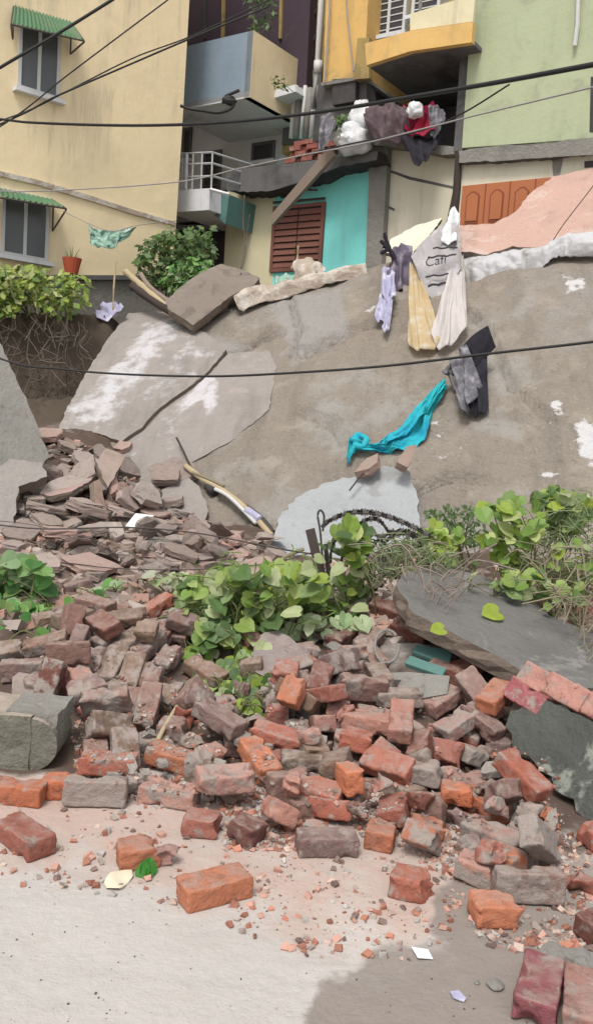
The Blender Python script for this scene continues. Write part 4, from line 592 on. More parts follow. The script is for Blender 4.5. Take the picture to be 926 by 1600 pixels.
# big slabs -----------------------------------------------------------------------------------------------------
def thing_slab(key, mats, name, label, cat, **k):
    pts, n, th = slab_pts(key); return tag(slab_mesh(pts, n, th, mats, name, **k), label, cat)
pd, nd, thd = slab_pts('dark_slab'); pc, nc, thc = slab_pts('slab_core')
e = empty('masonry_chunk', (pc[0].x, pc[0].y, 0), 'big fallen masonry chunk with dark mossy render face and pink brick core', 'masonry chunk')
slab_mesh(pd, nd, thd, [M['conc_dark'], M['conc']], 'render_face', e, org=e.location, seed=8, step=.04, jit=.02, bumpy=.012)
slab_mesh(pc, nc, thc, [M['plate_edge'], M['plate_edge']], 'mortar_core', e, org=e.location, seed=9, step=.05, jit=.01, rag=1.4)
MASON = e
thing_slab('grey_slab', [M['conc_grey'], M['plate_edge']], 'concrete_slab', 'long grey cement slab lying over the dark gap and deep red brick', 'concrete slab', seed=10, step=.06)
pxslab([(424,900),(424,846),(438,806),(462,778),(486,765),(520,752),(560,741),(600,728),(622,730),(640,737),(642,752),(650,768),(652,790),(656,806),(652,850),(640,900)], ((440,860,7.4),(560,740,8.3),(650,800,7.95)), .10, [M['conc_pale'], M['plate_edge']], 'plaster_slab', 'pale bluish-grey slab with a rounded left corner standing behind razor wire', 'plaster slab', seed=12, step=.05, jit=.018)
pxslab([(258,470),(292,440),(318,424),(346,412),(376,420),(406,434),(398,444),(362,462),(330,486),(302,508),(288,498),(262,482)], ((258,470,12.35),(346,412,13.1),(302,508,11.95)), .14, [M['slabroof'], M['plate_edge']], 'concrete_slab', 'broken grey floor slab tipped over the top edge of the bank', 'concrete slab', seed=13, step=.06)
pxslab([(716,392),(716,352),(770,350),(806,330),(824,306),(862,276),(926,262),(1010,245),(1010,372),(926,376),(880,374),(850,388),(800,384),(760,398)], ((716,392,11.75),(926,262,12.4),(926,376,11.2)), .12, [M['pinkslab'], M['plate_edge']], 'floor_slab', 'large tilted floor slab with dusty pink surface below green house', 'floor slab', seed=14, step=.07, jit=.02)
pxslab([(598,392),(612,372),(650,352),(690,340),(668,372),(646,392),(640,404)], ((598,392,12.0),(690,340,12.4),(640,404,11.8)), .06, [M['cream2'], M['plate_edge']], 'plaster_slab', 'small cream slab tipped up behind the printed sack', 'plaster slab', seed=15, step=.05)
pxslab([(-90,480),(-20,500),(0,535),(24,585),(48,640),(78,714),(60,735),(0,745),(-90,750)], ((0,535,8.7),(78,714,8.2),(-80,720,7.6)), .12, [M['conc'], M['plate_edge']], 'plaster_slab', 'tall leaning grey plaster slab cut by the frame beside the dark earth gully', 'plaster slab', seed=16, step=.06)
pxslab([(-90,722),(0,716),(66,722),(74,745),(30,760),(20,830),(-90,850)], ((0,720,7.9),(66,724,8.0),(-40,830,7.2)), .10, [M['plate'], M['plate_edge']], 'plaster_slab', 'whitish broken slab at the foot of the tall leaning grey one', 'plaster slab', seed=17, step=.05)
pxslab([(60,770),(82,752),(120,742),(158,736),(140,752),(112,768),(80,775)], ((60,772,7.9),(158,736,8.7),(112,770,7.9)), .06, [M['shard'], M['plate_edge']], 'plaster_slab', 'flat pink-topped slab jutting over a dark hollow in the plaster rubble', 'plaster slab', seed=18, step=.05).color = (.42,.27,.25,1)
pxslab([(150,720),(166,700),(196,712),(180,742),(168,762)], ((150,722,8.5),(196,712,8.8),(168,764,8.2)), .09, [M['shard'], M['plate_edge']], 'plaster_slab', 'square mauve slab propped against the lower corner of plaster plate', 'plaster slab', seed=19, step=.05).color = (.33,.25,.21,1)
pxslab([(146,752),(156,748),(166,790),(166,822),(152,812)], ((146,752,8.1),(166,790,8.05),(152,812,7.8)), .06, [M['shard'], M['plate_edge']], 'plaster_slab', 'narrow brown slab standing upright in the plaster rubble', 'plaster slab', seed=20, step=.05).color = (.36,.25,.2,1)
pxslab([(170,762),(182,745),(196,780),(206,806),(186,812)], ((170,762,8.3),(196,780,8.4),(186,812,8.1)), .06, [M['shard'], M['plate_edge']], 'plaster_slab', 'upright pinkish slab next to the narrow brown one', 'plaster slab', seed=21, step=.05).color = (.44,.30,.26,1)
pxslab([(222,842),(232,836),(318,856),(322,866),(298,876),(226,856)], ((222,845,7.2),(322,864,7.1),(232,836,7.4)), .09, [M['conc'], M['plate_edge']], 'concrete_lintel', 'broken olive-grey lintel lying on plaster rubble near the white board', 'lintel', seed=22, step=.05)
pxslab([(196,822),(212,802),(240,805),(228,826)], ((196,822,7.45),(212,802,7.6),(228,826,7.45)), .012, [M['paperw']], 'white_board', 'small clean white board lying on the plaster rubble', 'board', seed=23, step=.3, jit=0)
pxslab([(100,940),(150,928),(220,908),(262,906),(252,922),(216,940),(176,958),(120,972)], ((100,945,5.9),(262,906,6.3),(176,958,5.6)), .07, [M['conc'], M['plate_edge']], 'concrete_slab', 'mossy crest slab lying across top of the brick heap', 'concrete slab', seed=24, step=.05)
pxslab([(396,1010),(412,988),(436,984),(462,1004),(486,1020),(480,1045),(452,1062),(424,1066),(400,1050)], ((396,1012,4.75),(486,1022,4.7),(440,1062,4.45)), .16, [M['shard'], M['shard']], 'concrete_lump', 'purple-grey concrete lump under the vine leaves', 'concrete lump', seed=25, step=.04, jit=.012, rag=1.5, bumpy=.03).color = (.24,.20,.20,1)
pxslab([(508,1008),(520,1000),(592,1046),(588,1058),(574,1058)], ((508,1008,4.95),(592,1046,4.55),(574,1058,4.5)), .04, [M['conc'], M['conc']], 'concrete_plank', 'narrow pale concrete plank sloping from the vine to the channel block', 'plank', seed=26, step=.06, jit=.004)
# channel block with a dark slot
a, n = plane3((584,1050,4.5), (700,1052,4.45), (640,1090,4.35)); mb = MB(); q = [hit(x, y, a, n) for x, y in [(582,1052),(640,1050),(702,1056),(698,1084),(640,1094),(584,1078)]]
mb.prism(q, -n*.10); e = empty('channel_block', (q[5].x, q[5].y, q[5].z), 'grey-green concrete channel block with a dark notch in its face', 'concrete block'); part(mb, 'block', M['conc'], e)
mb = MB(); q = [hit(x, y, a+n*.004, n) for x, y in [(612,1062),(626,1062),(622,1068),(620,1080),(614,1080),(616,1069)]]; mb.prism(q, -n*.02); part(mb, 'notch', M['void'], e)
for i, (pp, lb) in enumerate(([(636,1040),(648,1022),(700,1042),(700,1054),(690,1056)], 'faded teal board wedged behind the channel block'), ) if False else enumerate([([(632,1036),(640,1024),(696,1044),(690,1056)], 'faded teal strip lying behind the channel block'), ([(644,1018),(650,1008),(706,1016),(700,1040)], 'darker teal board deeper in the gap under grey slab')]):
    pxslab(pp, ((632,1036,4.6+i*.15),(696,1044,4.5+i*.15),(640,1010,4.75+i*.15)), .025, [M['tealpaint']], 'painted_board', lb, 'board', seed=30+i, step=.2, jit=.002)
pxslab([(-60,1050),(0,1040),(62,1024),(84,1030),(70,1046),(0,1070),(-60,1082)], ((-40,1050,4.75),(80,1028,5.0),(0,1072,4.55)), .12, [M['shard'], M['shard']], 'concrete_beam', 'long grey-brown beam end behind squared stone at the frame edge', 'beam', seed=33, step=.06).color = (.27,.22,.20,1)
pxslab([(20,1058),(30,1050),(66,1052),(70,1060),(68,1094),(22,1096)], ((20,1060,4.35),(70,1060,4.3),(22,1096,4.2)), .14, [M['shard'], M['shard']], 'stone_block', 'squared grey-brown stone sitting on the large concrete block', 'stone', seed=34, step=.05).color = (.25,.205,.18,1)
pxslab([(78,1040),(92,1030),(128,1080),(118,1092),(70,1092)], ((78,1040,4.75),(128,1080,4.55),(70,1092,4.4)), .12, [M['shard'], M['shard']], 'stone_block', 'dark squared stone in the shade behind the squared grey-brown one', 'stone', seed=35, step=.05).color = (.14,.12,.105,1)
# concrete block in front
blk = G(35, 1203, 0); e = empty('concrete_block', (blk.x-.27, blk.y+.18, 0), 'big greenish concrete block with rounded end piece in front of the crest', 'concrete block')
def rblock(x0, x1, y0, y1, z0, z1, seed, rnd_=.012, chop=0):
    bm = bmesh.new(); bmesh.ops.create_cube(bm, size=1); bmesh.ops.subdivide_edges(bm, edges=bm.edges[:], cuts=9, use_grid_fill=True)
    for v in bm.verts:
        v.co = Vector((lerp(x0, x1, v.co.x+.5), lerp(y0, y1, v.co.y+.5), lerp(z0, z1, v.co.z+.5)))
        v.co += Vector((fbm(v.co.x*5, v.co.y*5, v.co.z*5+seed), fbm(v.co.x*5, v.co.y*5, v.co.z*5+seed+9), fbm(v.co.x*5, v.co.y*5, v.co.z*5+seed+5)))*rnd_
        if chop: v.co.x -= chop*max(0, (v.co.z-z0)/(z1-z0)-.3)**2+chop*.5*max(0, .3-(v.co.z-z0)/(z1-z0))
    return bm
def bmobj(bm, name, mats, parent=None, loc=None):
    me = bpy.data.meshes.new(name); bm.to_mesh(me); bm.free()
    for m in (mats if isinstance(mats, list) else [mats]): me.materials.append(m)
    o = bpy.data.objects.new(name, me); col.objects.link(o)
    if parent: o.parent = parent
    if loc: o.location = loc
    return o
bmobj(rblock(-.55, .30, -.18, .12, -.01, .235, 2), 'block', M['block'], e)
bm = bmesh.new(); bmesh.ops.create_cone(bm, cap_ends=True, segments=28, radius1=.112, radius2=.112, depth=.24)
for v in bm.verts: v.co = Vector((v.co.x, v.co.z, v.co.y)); v.co += Vector((.30, -.05, .112)); v.co.x += .004*n3(v.co.x*20, v.co.z*20)
bmobj(bm, 'rounded_end', M['block'], e)
bmobj(rblock(.18, .40, -.14, .12, .15, .24, 4, .012), 'top_flange', M['conc'], e)
# ------------------------------------------------------------------ brick meshes
def lat(h, r, n): return [-h, -h+r*.5]+[-h+r+(2*h-2*r)*i/n for i in range(n+1)]+[h-r*.5, h]
def brick_mesh(kind, seed):
    L, W_, T = BR[kind]; rr = .009; r = random.Random(seed*7+3)
    X, Y, Z = lat(L/2, rr, 20 if L > .2 else 12), lat(W_/2, rr, 10), lat(T/2, rr, 7)
    vid = {}; vs = []; fs = []
    def V(i, j, k):
        if (i, j, k) not in vid: vid[(i, j, k)] = len(vs); vs.append((i, j, k))
        return vid[(i, j, k)]
    nx, ny, nz_ = len(X)-1, len(Y)-1, len(Z)-1
    for i in range(nx):
        for j in range(ny): fs += [(V(i,j,0),V(i,j+1,0),V(i+1,j+1,0),V(i+1,j,0)), (V(i,j,nz_),V(i+1,j,nz_),V(i+1,j+1,nz_),V(i,j+1,nz_))]
    for i in range(nx):
        for k in range(nz_): fs += [(V(i,0,k),V(i+1,0,k),V(i+1,0,k+1),V(i,0,k+1)), (V(i,ny,k),V(i,ny,k+1),V(i+1,ny,k+1),V(i+1,ny,k))]
    for j in range(ny):
        for k in range(nz_): fs += [(V(0,j,k),V(0,j,k+1),V(0,j+1,k+1),V(0,j+1,k)), (V(nx,j,k),V(nx,j+1,k),V(nx,j+1,k+1),V(nx,j,k+1))]
    bites = []
    for _ in range(r.randint(2, 5)+(4 if kind == 'C' else 0)):
        bites.append((Vector((r.choice((-1, 1))*L/2, r.choice((-1, 1))*W_/2, r.choice((-1, 1))*T/2))*1.0, r.uniform(.016, .045)*(1.4 if kind == 'C' else 1)))
        ax = r.randrange(3); b = bites[-1][0]; b[ax] *= r.uniform(-1, 1)
    slope = r.uniform(-.35, .35); slope2 = r.uniform(-.3, .3)
    out = []
    for i, j, k in vs:
        p = Vector((X[i], Y[j], Z[k]))
        q = Vector((max(-L/2+rr, min(L/2-rr, p.x)), max(-W_/2+rr, min(W_/2-rr, p.y)), max(-T/2+rr, min(T/2-rr, p.z))))
        d = p-q
        if d.length > 0: p = q+d.normalized()*rr
        if kind == 'F' and k == nz_:
            p.z -= .013*sm(.078, .066, abs(p.x))*sm(.032, .024, abs(p.y))
        o = Vector((seed*3.3, 0, 0))
        p += noise.noise_vector(p*14+o)*.0045 + noise.noise_vector(p*42+o)*.0036
        for c, br in bites:
            dd = (p-c).length
            if dd < br: p += (c*.0+(-c).normalized())*(br-dd)*(.8+.3*noise.noise(p*90+o))
        if kind in 'HQC':
            e_ = sm(0, L/2, p.x)
            p.x += e_*(slope*p.y+slope2*p.z+.012*noise.noise(Vector((p.y*24, p.z*24, seed)))*1.6+.007*noise.noise(Vector((p.y*80, p.z*80, seed))))
        if kind == 'C':
            e_ = sm(0, L/2, -p.x); p.x -= e_*(slope2*p.y+.02*noise.noise(Vector((p.y*25, p.z*25, seed+4))))
            p += noise.noise_vector(p*22+o)*.011
            p.z *= 1-.5*sm(0, W_/2, p.y*(1 if seed % 2 else -1))
        out.append(tuple(p))
    me = bpy.data.meshes.new('brick'); me.from_pydata(out, [], fs); me.materials.append(M['brick'])
    me.polygons.foreach_set('use_smooth', [True]*len(fs)); me.update(); return me
NV = dict(W=5, F=3, H=6, Q=4, C=6)
BM = {k: [brick_mesh(k, i+1+ord(k)) for i in range(n)] for k, n in NV.items()}
def add_brick(kind, c, pose, mo, label, group=None, i=0):
    o = bpy.data.objects.new('brick', BM[kind][i % NV[kind]]); col.objects.link(o)
    o.location = pose[:3]; o.rotation_euler = pose[3:]
    if i % 3 == 1 and kind in 'WF' : pass
    s = 1+.05*math.sin(i*12.9); o.scale = (s, 1+.05*math.sin(i*7.1), 1+.04*math.sin(i*3.3))
    b = COL[c]; j = [1+.16*math.sin(i*5.7+t) for t in (0, .5, .9)]; o.color = (b[0]*j[0], b[1]*j[1], b[2]*j[2], mo)
    return tag(o, label, 'brick', group)
_m = Matrix((( (pc[3]-pc[2]).normalized()), nc.cross((pc[3]-pc[2]).normalized()), nc)).transposed()
_eu = _m.to_euler()
for i, (x, y, c) in enumerate(((846,1066,'P'),(886,1084,'P'),(926,1104,'P'),(968,1126,'K'),(824,1090,'K'))):
    o = bpy.data.objects.new('brick', BM['W'][i % 5]); col.objects.link(o); o.parent = MASON; o.location = hit(x, y, pc[0]+nc*(.03+.014*(i % 2)), nc)-MASON.location
    o.rotation_euler = _eu; b = COL[c]; o.color = (b[0]*1.15, b[1]*1.1, b[2]*1.1, .25)
GB = 'loose bricks of the collapsed wall'
for i, h in enumerate(HERO): add_brick(h[2], h[3], BAKED['H'][i], h[8], h[9], GB, i)
CN = dict(O='orange', R='red', P='dusty pink', M='mauve', D='dark red', G='grey', B='brown', K='raspberry')
KN = dict(W='whole brick', F='frogged brick', H='half brick', Q='broken brick', C='brick lump')
def where(px, py):
    best = None
    for x, y, w in [(60,1120,'behind the big concrete block'),(200,1150,'below the weathered row on the crest'),(200,1010,'in the weathered crest of the heap'),(340,1160,'near the pile of cement flakes'),(300,1215,'near the front row frogged brick'),
        (460,1130,'below the tips of vine'),(420,1240,'among crumbs by the hollow-topped half'),(520,1190,'in the middle of the heap'),(600,1150,'beside the joined sloping pair'),(620,1230,'above the two orange halves'),(600,1050,'by the pale concrete plank'),
        (720,1180,'below the joined sloping pair'),(770,1060,'in front of the gap under grey slab'),(820,1260,'at the lower edge of the dark mossy chunk'),(880,1340,'on the wet ground by the dark mossy chunk'),(760,1300,'around the mortar-crusted orange brick'),
        (660,1320,'near the two orange halves on the road'),(860,940,'behind the long grey cement slab'),(700,950,'under the long grey cement slab'),(490,970,'in the shade behind the trailing vine'),(560,1300,'by the mauve brick on the road')]:
        d = (px-x)**2+(py-y)**2
        if best is None or d < best[0]: best = (d, w)
    return best[1]
ct = {}
for i, ((k, c, p, e_, mo, _), b) in enumerate(zip(FILL, BAKED['F'])):
    if not b or not inpoly(*proj(b[:3]), [(-60,920),(926,860),(1100,900),(1100,1440),(926,1440),(840,1360),(700,1345),(560,1300),(420,1300),(380,1270),(140,1215),(-60,1200)]) or inpoly(*proj(b[:3]), [(778,1092),(940,1092),(940,1330),(872,1290),(784,1196)]): continue
    px, py = proj(b[:3])
    lab = '%s %s jumbled %s' % (CN[c], KN[k], where(px, py))
    add_brick(k, c, b, mo, lab, GB+', '+where(px, py), i+100)
# ------------------------------------------------------------------ shards and lumps
def shard_mesh(seed, kind):
    r = random.Random(seed); bm = bmesh.new()
    n = r.randint(5, 8); out = []
    for i in range(n):
        a = 2*math.pi*(i+r.uniform(-.3, .3))/n; rr = r.uniform(.36, .58); out.append((rr*math.cos(a), rr*math.sin(a)))
    if kind == 'lump':
        for i in range(16):
            v = Vector((r.gauss(0, 1), r.gauss(0, 1), r.gauss(0, 1))).normalized()*r.uniform(.42, .56); bm.verts.new(v)
        bmesh.ops.convex_hull(bm, input=bm.verts[:]); bmesh.ops.delete(bm, geom=[v for v in bm.verts if not v.link_faces], context='VERTS')
    else:
        t = [bm.verts.new((x, y, .5)) for x, y in out]; b = [bm.verts.new((x*r.uniform(.9, 1.03), y*r.uniform(.9, 1.03), -.5)) for x, y in out]
        bm.faces.new(t); bm.faces.new(b[::-1])
        for i in range(n): bm.faces.new((t[i], b[i], b[(i+1) % n], t[(i+1) % n]))
    bmesh.ops.triangulate(bm, faces=bm.faces[:])
    bmesh.ops.subdivide_edges(bm, edges=bm.edges[:], cuts=3, use_grid_fill=True)
    for v in bm.verts:
        q = v.co*5+Vector((seed, 0, 0)); d = noise.noise_vector(q)*.035+noise.noise_vector(q*3)*.02
        d.z *= (1 if kind == 'lump' else 2.4); v.co += d
    bmesh.ops.recalc_face_normals(bm, faces=bm.faces[:])
    me = bpy.data.meshes.new('shard'); bm.to_mesh(me); bm.free(); me.materials.append(M['shard']); return me
SM = {k: [shard_mesh(i*3+1, k) for i in range(8)] for k in ('plaster', 'lump', 'flake')}
SC = [(.34,.285,.255),(.31,.25,.215),(.38,.30,.27),(.25,.19,.165),(.42,.36,.325),(.40,.265,.23),(.22,.18,.16)]
def wsh(px, py):
    best = None
    for x, y, w in [(40,780,'by the whitish broken slab'),(120,720,'at the mouth of earth gully'),(180,760,'around the upright slabs'),(90,850,'above the bright green leaves'),(170,850,'in middle of the brown debris'),(260,820,'near the white board'),(260,880,'below the olive-grey lintel'),(350,850,'below the bamboo pole'),
        (400,890,'beside the pale bluish slab'),(20,880,'by frame edge above the green leaves'),(340,1160,'in the cement flake pile of the brick heap'),(600,1200,'caught among the middle bricks'),(780,1260,'caught among bricks by dark mossy chunk'),(850,940,'behind the long grey cement slab')]:
        d = (px-x)**2+(py-y)**2
        if best is None or d < best[0]: best = (d, w)
    return best[1]
SN = ['pale brown','brown','pinkish brown','dark brown','pale','pinkish','dark']
for i, ((t, a_, b_, c_, s_, p_, e_, _), b) in enumerate(zip(SHARD, BAKED['S'])):
    o = bpy.data.objects.new(dict(plaster='plaster_fragment', lump='concrete_lump', flake='cement_flake')[t], SM[t][s_]); col.objects.link(o)
    o.location = b[:3]; o.rotation_euler = b[3:]; o.scale = (a_, b_, c_)
    k = i % 7; cc = SC[k]; o.color = (*cc, 1) if t != 'flake' else (.36,.33,.30,1)
    w = wsh(*proj(b[:3])); nm = dict(plaster='slab-like plaster fragment', lump='concrete lump', flake='cement flake')[t]
    tag(o, '%s %s %s' % (SN[k] if t != 'flake' else 'grey', nm, w), dict(plaster='plaster fragment', lump='concrete lump', flake='cement flake')[t], nm+'s '+w)
# ------------------------------------------------------------------ uncountable crumbs
def crumbs(name, label, n, polys, smin, smax, cols, seed, flat=.6, fn=G):
    r = random.Random(seed); mb = MB()
    tot = sum(w for _, w in polys)
    for poly, w in polys:
        x0, x1 = min(p[0] for p in poly), max(p[0] for p in poly); y0, y1 = min(p[1] for p in poly), max(p[1] for p in poly)
        k = 0; m = int(n*w/tot)
        while k < m:
            x, y = r.uniform(x0, x1), r.uniform(y0, y1)
            if not inpoly(x, y, poly): continue
            if noise.noise(Vector((x*.02, y*.03, seed)))+r.uniform(-.5, .5) < -.12: continue
            p = fn(x, y, 0)
            if p is None: k += 1; continue
            s = smin+(smax-smin)*r.random()**2.6; c = r.choice(cols); j = r.uniform(.75, 1.2); c = tuple(q*j for q in c)
            q = Euler((r.uniform(-.6, .6), r.uniform(-.6, .6), r.uniform(0, 6.3))).to_matrix()
            sx, sy, sz = s, s*r.uniform(.5, 1), s*flat*r.uniform(.4, 1)
            pts = []
            for X_, Y_, Z_ in ((-1,-1,-1),(1,-1,-1),(1,1,-1),(-1,1,-1),(-1,-1,1),(1,-1,1),(1,1,1),(-1,1,1)):
                v = Vector((X_*sx*r.uniform(.3, .62), Y_*sy*r.uniform(.3, .62), Z_*sz*r.uniform(.25, .6))); pts.append(p+q@v+Vector((0, 0, sz*.3)))
            mb.hexa(pts, c); k += 1
    return tag(mb.build(name, M['crumb'], org=(0, 0, 0), fix=False), label, 'debris', kind='stuff')
def on_top(px, py, h):
    dg = bpy.context.view_layer.depsgraph
    ok, loc, n, *_ = sc.ray_cast(dg, CAM, ray(px, py).normalized())
    return loc if ok and n.z > .45 and loc.z < H(loc.x, loc.y)+.11 else None
bpy.context.view_layer.update()
PK = [(.42,.19,.13),(.48,.28,.22),(.30,.13,.09),(.5,.38,.32),(.36,.30,.26),(.20,.14,.12),(.42,.40,.37)]
BK_ = [(.30,.25,.22),(.2,.15,.12),(.36,.3,.27),(.25,.13,.1)]
DK = [(.12,.10,.09),(.18,.13,.11),(.09,.08,.07),(.3,.2,.16),(.40,.36,.33)]
BK = [(.30,.23,.19),(.24,.18,.15),(.36,.28,.24),(.40,.34,.30),(.20,.15,.12),(.42,.25,.2),(.16,.12,.10)]
crumbs('brick_crumbs', 'pink and red brick crumbs strewn over the road edge and between bricks', 7500, [([(120,1200),(480,1240),(720,1240),(880,1300),(926,1400),(700,1380),(640,1330),(480,1310),(380,1270),(160,1260)], 4.0), ([(-20,1250),(440,1290),(760,1340),(680,1500),(480,1500),(280,1420),(-20,1380)], 1.0), ([(340,1240),(470,1220),(470,1330),(350,1330)], 1.6), ([(680,1330),(926,1300),(926,1520),(760,1480)], 1.3), ([(120,1080),(860,1080),(860,1280),(120,1220)], 2.2)], .004, .03, PK, 3, .8)
crumbs('brick_grit', 'mortar grit and small brick chips lying on and between the heaped bricks', 2600, [([(100,1090),(420,1090),(860,1090),(880,1290),(700,1300),(380,1260),(120,1215)], 3.), ([(0,950),(300,930),(330,1100),(120,1140)], 1.2)], .006, .026, PK+BK_, 13, .8, on_top)
crumbs('gravel', 'fine dark grit scattered on the pale concrete road', 420, [([(-60,1380),(700,1440),(560,1640),(-60,1640)], 1.), ([(300,1330),(620,1360),(660,1480),(420,1440)], 1.), ([(640,1420),(960,1440),(960,1640),(520,1640)], 1.)], .002, .007, DK, 4)
crumbs('plaster_rubble', 'brown broken plaster and brick rubble filling the hollow below the bank', 7000, [([(-60,740),(110,690),(200,720),(220,800),(330,830),(440,860),(440,905),(-60,905)], 5.), ([(-60,880),(440,870),(440,960),(-60,1000)], 2.), ([(440,880),(926,880),(926,1000),(440,1000)], 2.2)], .02, .14, BK, 5, .5)
# ------------------------------------------------------------------ houses behind the bank
class Wall:
    def __init__(s, px, py, Y, dx, dy):
        s.p = P(px, py, Y); s.d = Vector((dx, dy, 0)).normalized(); s.n = Vector((s.d.y, -s.d.x, 0))
        if s.n.dot(CAM-s.p) < 0: s.n = -s.n
    def pt(s, px, py, off=0): return hit(px, py, s.p+s.n*off, s.n)
    def sz(s, px, py, off=0): q = s.pt(px, py, off); return (q-s.p).dot(s.d), q.z
    def at(s, u, z, off=0): q = s.p+s.d*u+s.n*off; return Vector((q.x, q.y, z))
    def slab(s, mb, pts, off, th, mi=0):       # outline on the wall, face at off, thickness th behind it
        mb.prism([s.pt(x, y, off) for x, y in pts], -s.n*th, mi=mi)
    def rect(s, x0, y0, x1, y1, off=0):
        cx, cy = (x0+x1)/2, (y0+y1)/2
        return s.sz(x0, cy, off)[0], s.sz(cx, y1, off)[1], s.sz(x1, cy, off)[0], s.sz(cx, y0, off)[1]
    def box(s, mb, u0, z0, u1, z1, o0, o1, mi=0):
        mb.hexa([s.at(u0, z0, o1), s.at(u1, z0, o1), s.at(u1, z0, o0), s.at(u0, z0, o0), s.at(u0, z1, o1), s.at(u1, z1, o1), s.at(u1, z1, o0), s.at(u0, z1, o0)], mi=mi)
def pm(name, m, parent, fn, label=None, **k):
    mb = MB(); fn(mb); o = part(mb, name, m, parent, **k)
    if label: o['label'] = label
    return o
def sub(parts_parent, name, m, fn): return pm(name, m, parts_parent, fn)
# ---------- yellow house, its long wall running away to the corner
W0 = Wall(285, 200, 15, .743, .669)
g = W0.pt(200, 470); YH = empty('yellow_house', (g.x, g.y, 2.8), 'tall ochre yellow house with two green-awninged windows', 'house')
pm('wall', M['yellow'], YH, lambda m: W0.slab(m, [(-420,-420),(315,-420),(296,0),(287,160),(275,355),(268,436),(-420,436)], 0, 5))
pm('plinth', M['conc'], YH, lambda m: W0.slab(m, [(-420,438),(268,438),(262,560),(-420,560)], -.02, 4.9))
pm('ledge', M['darkgrey'], YH, lambda m: W0.slab(m, [(-420,429),(270,430),(270,437),(-420,437)], .05, .3))
pm('moulding', M['tarpbrown'], YH, lambda m: W0.slab(m, [(-420,168),(0,267),(60,281),(140,305),(210,328),(275,347),(275,353),(210,335),(140,313),(60,289),(0,275),(-420,178)], .035, .06))
pm('roof_band', M['whiter'], YH, lambda m: W0.slab(m, [(-420,-450),(318,-450),(316,-421),(-420,-421)], .4, 5.5))
def window(W, house, x0, y0, x1, y1, off, panes=2, mull='frame', bars=0, lab=None, glass='glass', fr='frame'):
    u0, z0, u1, z1 = W.rect(x0, y0, x1, y1, off); f = .05
    def fr_(m):
        W.box(m, u0, z0, u0+f, z1, off-.10, off+.03); W.box(m, u1-f, z0, u1, z1, off-.10, off+.03)
        W.box(m, u0+f, z1-f, u1-f, z1, off-.10, off+.028); W.box(m, u0+f, z0, u1-f, z0+f, off-.10, off+.028)
        for i in range(1, panes):
            u = u0+(u1-u0)*i/panes; W.box(m, u-.025, z0+f, u+.025, z1-f, off-.09, off+.02)
        for i in range(bars):
            z = z0+(z1-z0)*(i+1)/(bars+1); W.box(m, u0+f, z-.008, u1-f, z+.008, off+.002, off+.016)
    w = pm('window', M[fr], house, fr_, lab)
    w['_'] = 1; del w['_']
    sub(w, 'pane', M[glass], lambda m: W.box(m, u0+f, z0+f, u1-f, z1-f, off-.06, off+.008))
    sub(w, 'sill', M['whiter'], lambda m: W.box(m, u0-.06, z0-.06, u1+.06, z0-.003, off-.05, off+.12))
    return u0, z0, u1, z1
def awning(W, house, pts_top, pts_bot, off0, off1, lab):
    """corrugated tin sheet between a high line at the wall and a lower line out from it"""
    mb = MB(); n = 34
    a0, a1 = W.pt(*pts_top[0], off0), W.pt(*pts_top[1], off0); b0, b1 = W.pt(*pts_bot[0], off1), W.pt(*pts_bot[1], off1)
    up_ = Vector((0, 0, 1)); rows = []
    for i in range(n+1):
        t = i/n; c = up_*.018*math.sin(i*math.pi/1.0*.999) if False else up_*(.016*(1 if i % 2 else -1))
        rows.append((a0.lerp(a1, t)+c, b0.lerp(b1, t)+c))
    for i in range(n):
        p, q = rows[i], rows[i+1]; mb.hexa([p[0]-up_*.006, q[0]-up_*.006, q[1]-up_*.006, p[1]-up_*.006, p[0], q[0], q[1], p[1]])
    aw = part(mb, 'awning', M['greentin'], house); aw['label'] = lab
    def br(m):
        for a, b in ((a0, b0), (a1, b1)):
            m.tube([a-up_*.45, b-up_*.03], .014, 5); m.tube([a-up_*.45, a-up_*.02], .014, 5); m.tube([a-up_*.02, b-up_*.02], .014, 5)
        m.tube([b0-up_*.02, b1-up_*.02], .014, 5)
    sub(aw, 'bracket', M['darkmetal'], br)
window(W0, YH, 28, 42, 94, 148, 0, lab='upper window with grey panes')
awning(W0, YH, [(22,8),(112,34)], [(18,36),(132,62)], .05, .42, 'upper green corrugated awning')
window(W0, YH, 2, 302, 76, 404, 0, lab='lower window with grey panes')
awning(W0, YH, [(-40,286),(84,312)], [(-50,298),(104,324)], .05, .42, 'lower green awning')
# ---------- terraced block on the right half: one wall plane, offsets in and out
D1 = (.83, -.56)
W1 = Wall(585, 400, 14.6, *D1)
g = W1.pt(500, 470)
TH = empty('turquoise_house', (g.x, g.y, 3.4), 'low house with turquoise and cream front and brown shutters', 'house')
pm('wall', M['cyan'], TH, lambda m: W1.slab(m, [(430,268),(586,242),(573,470),(424,480)], 0, 2.6))
pm('wall', M['cream'], TH, lambda m: W1.slab(m, [(356,284),(430,270),(424,480),(346,490)], .012, 2.6), 'cream left part of the front wall')
u0, z0, u1, z1 = W1.rect(426, 320, 506, 424, 0)
def shut(m):
    W1.box(m, u0, z0, u0+.06, z1, -.02, .05); W1.box(m, u1-.06, z0, u1, z1, -.02, .05); W1.box(m, u0+.06, z1-.06, u1-.06, z1, -.02, .048); W1.box(m, u0+.06, z0, u1-.06, z0+.06, -.02, .048)
sh = pm('window', M['shutter'], TH, shut)
um = (u0+u1)/2
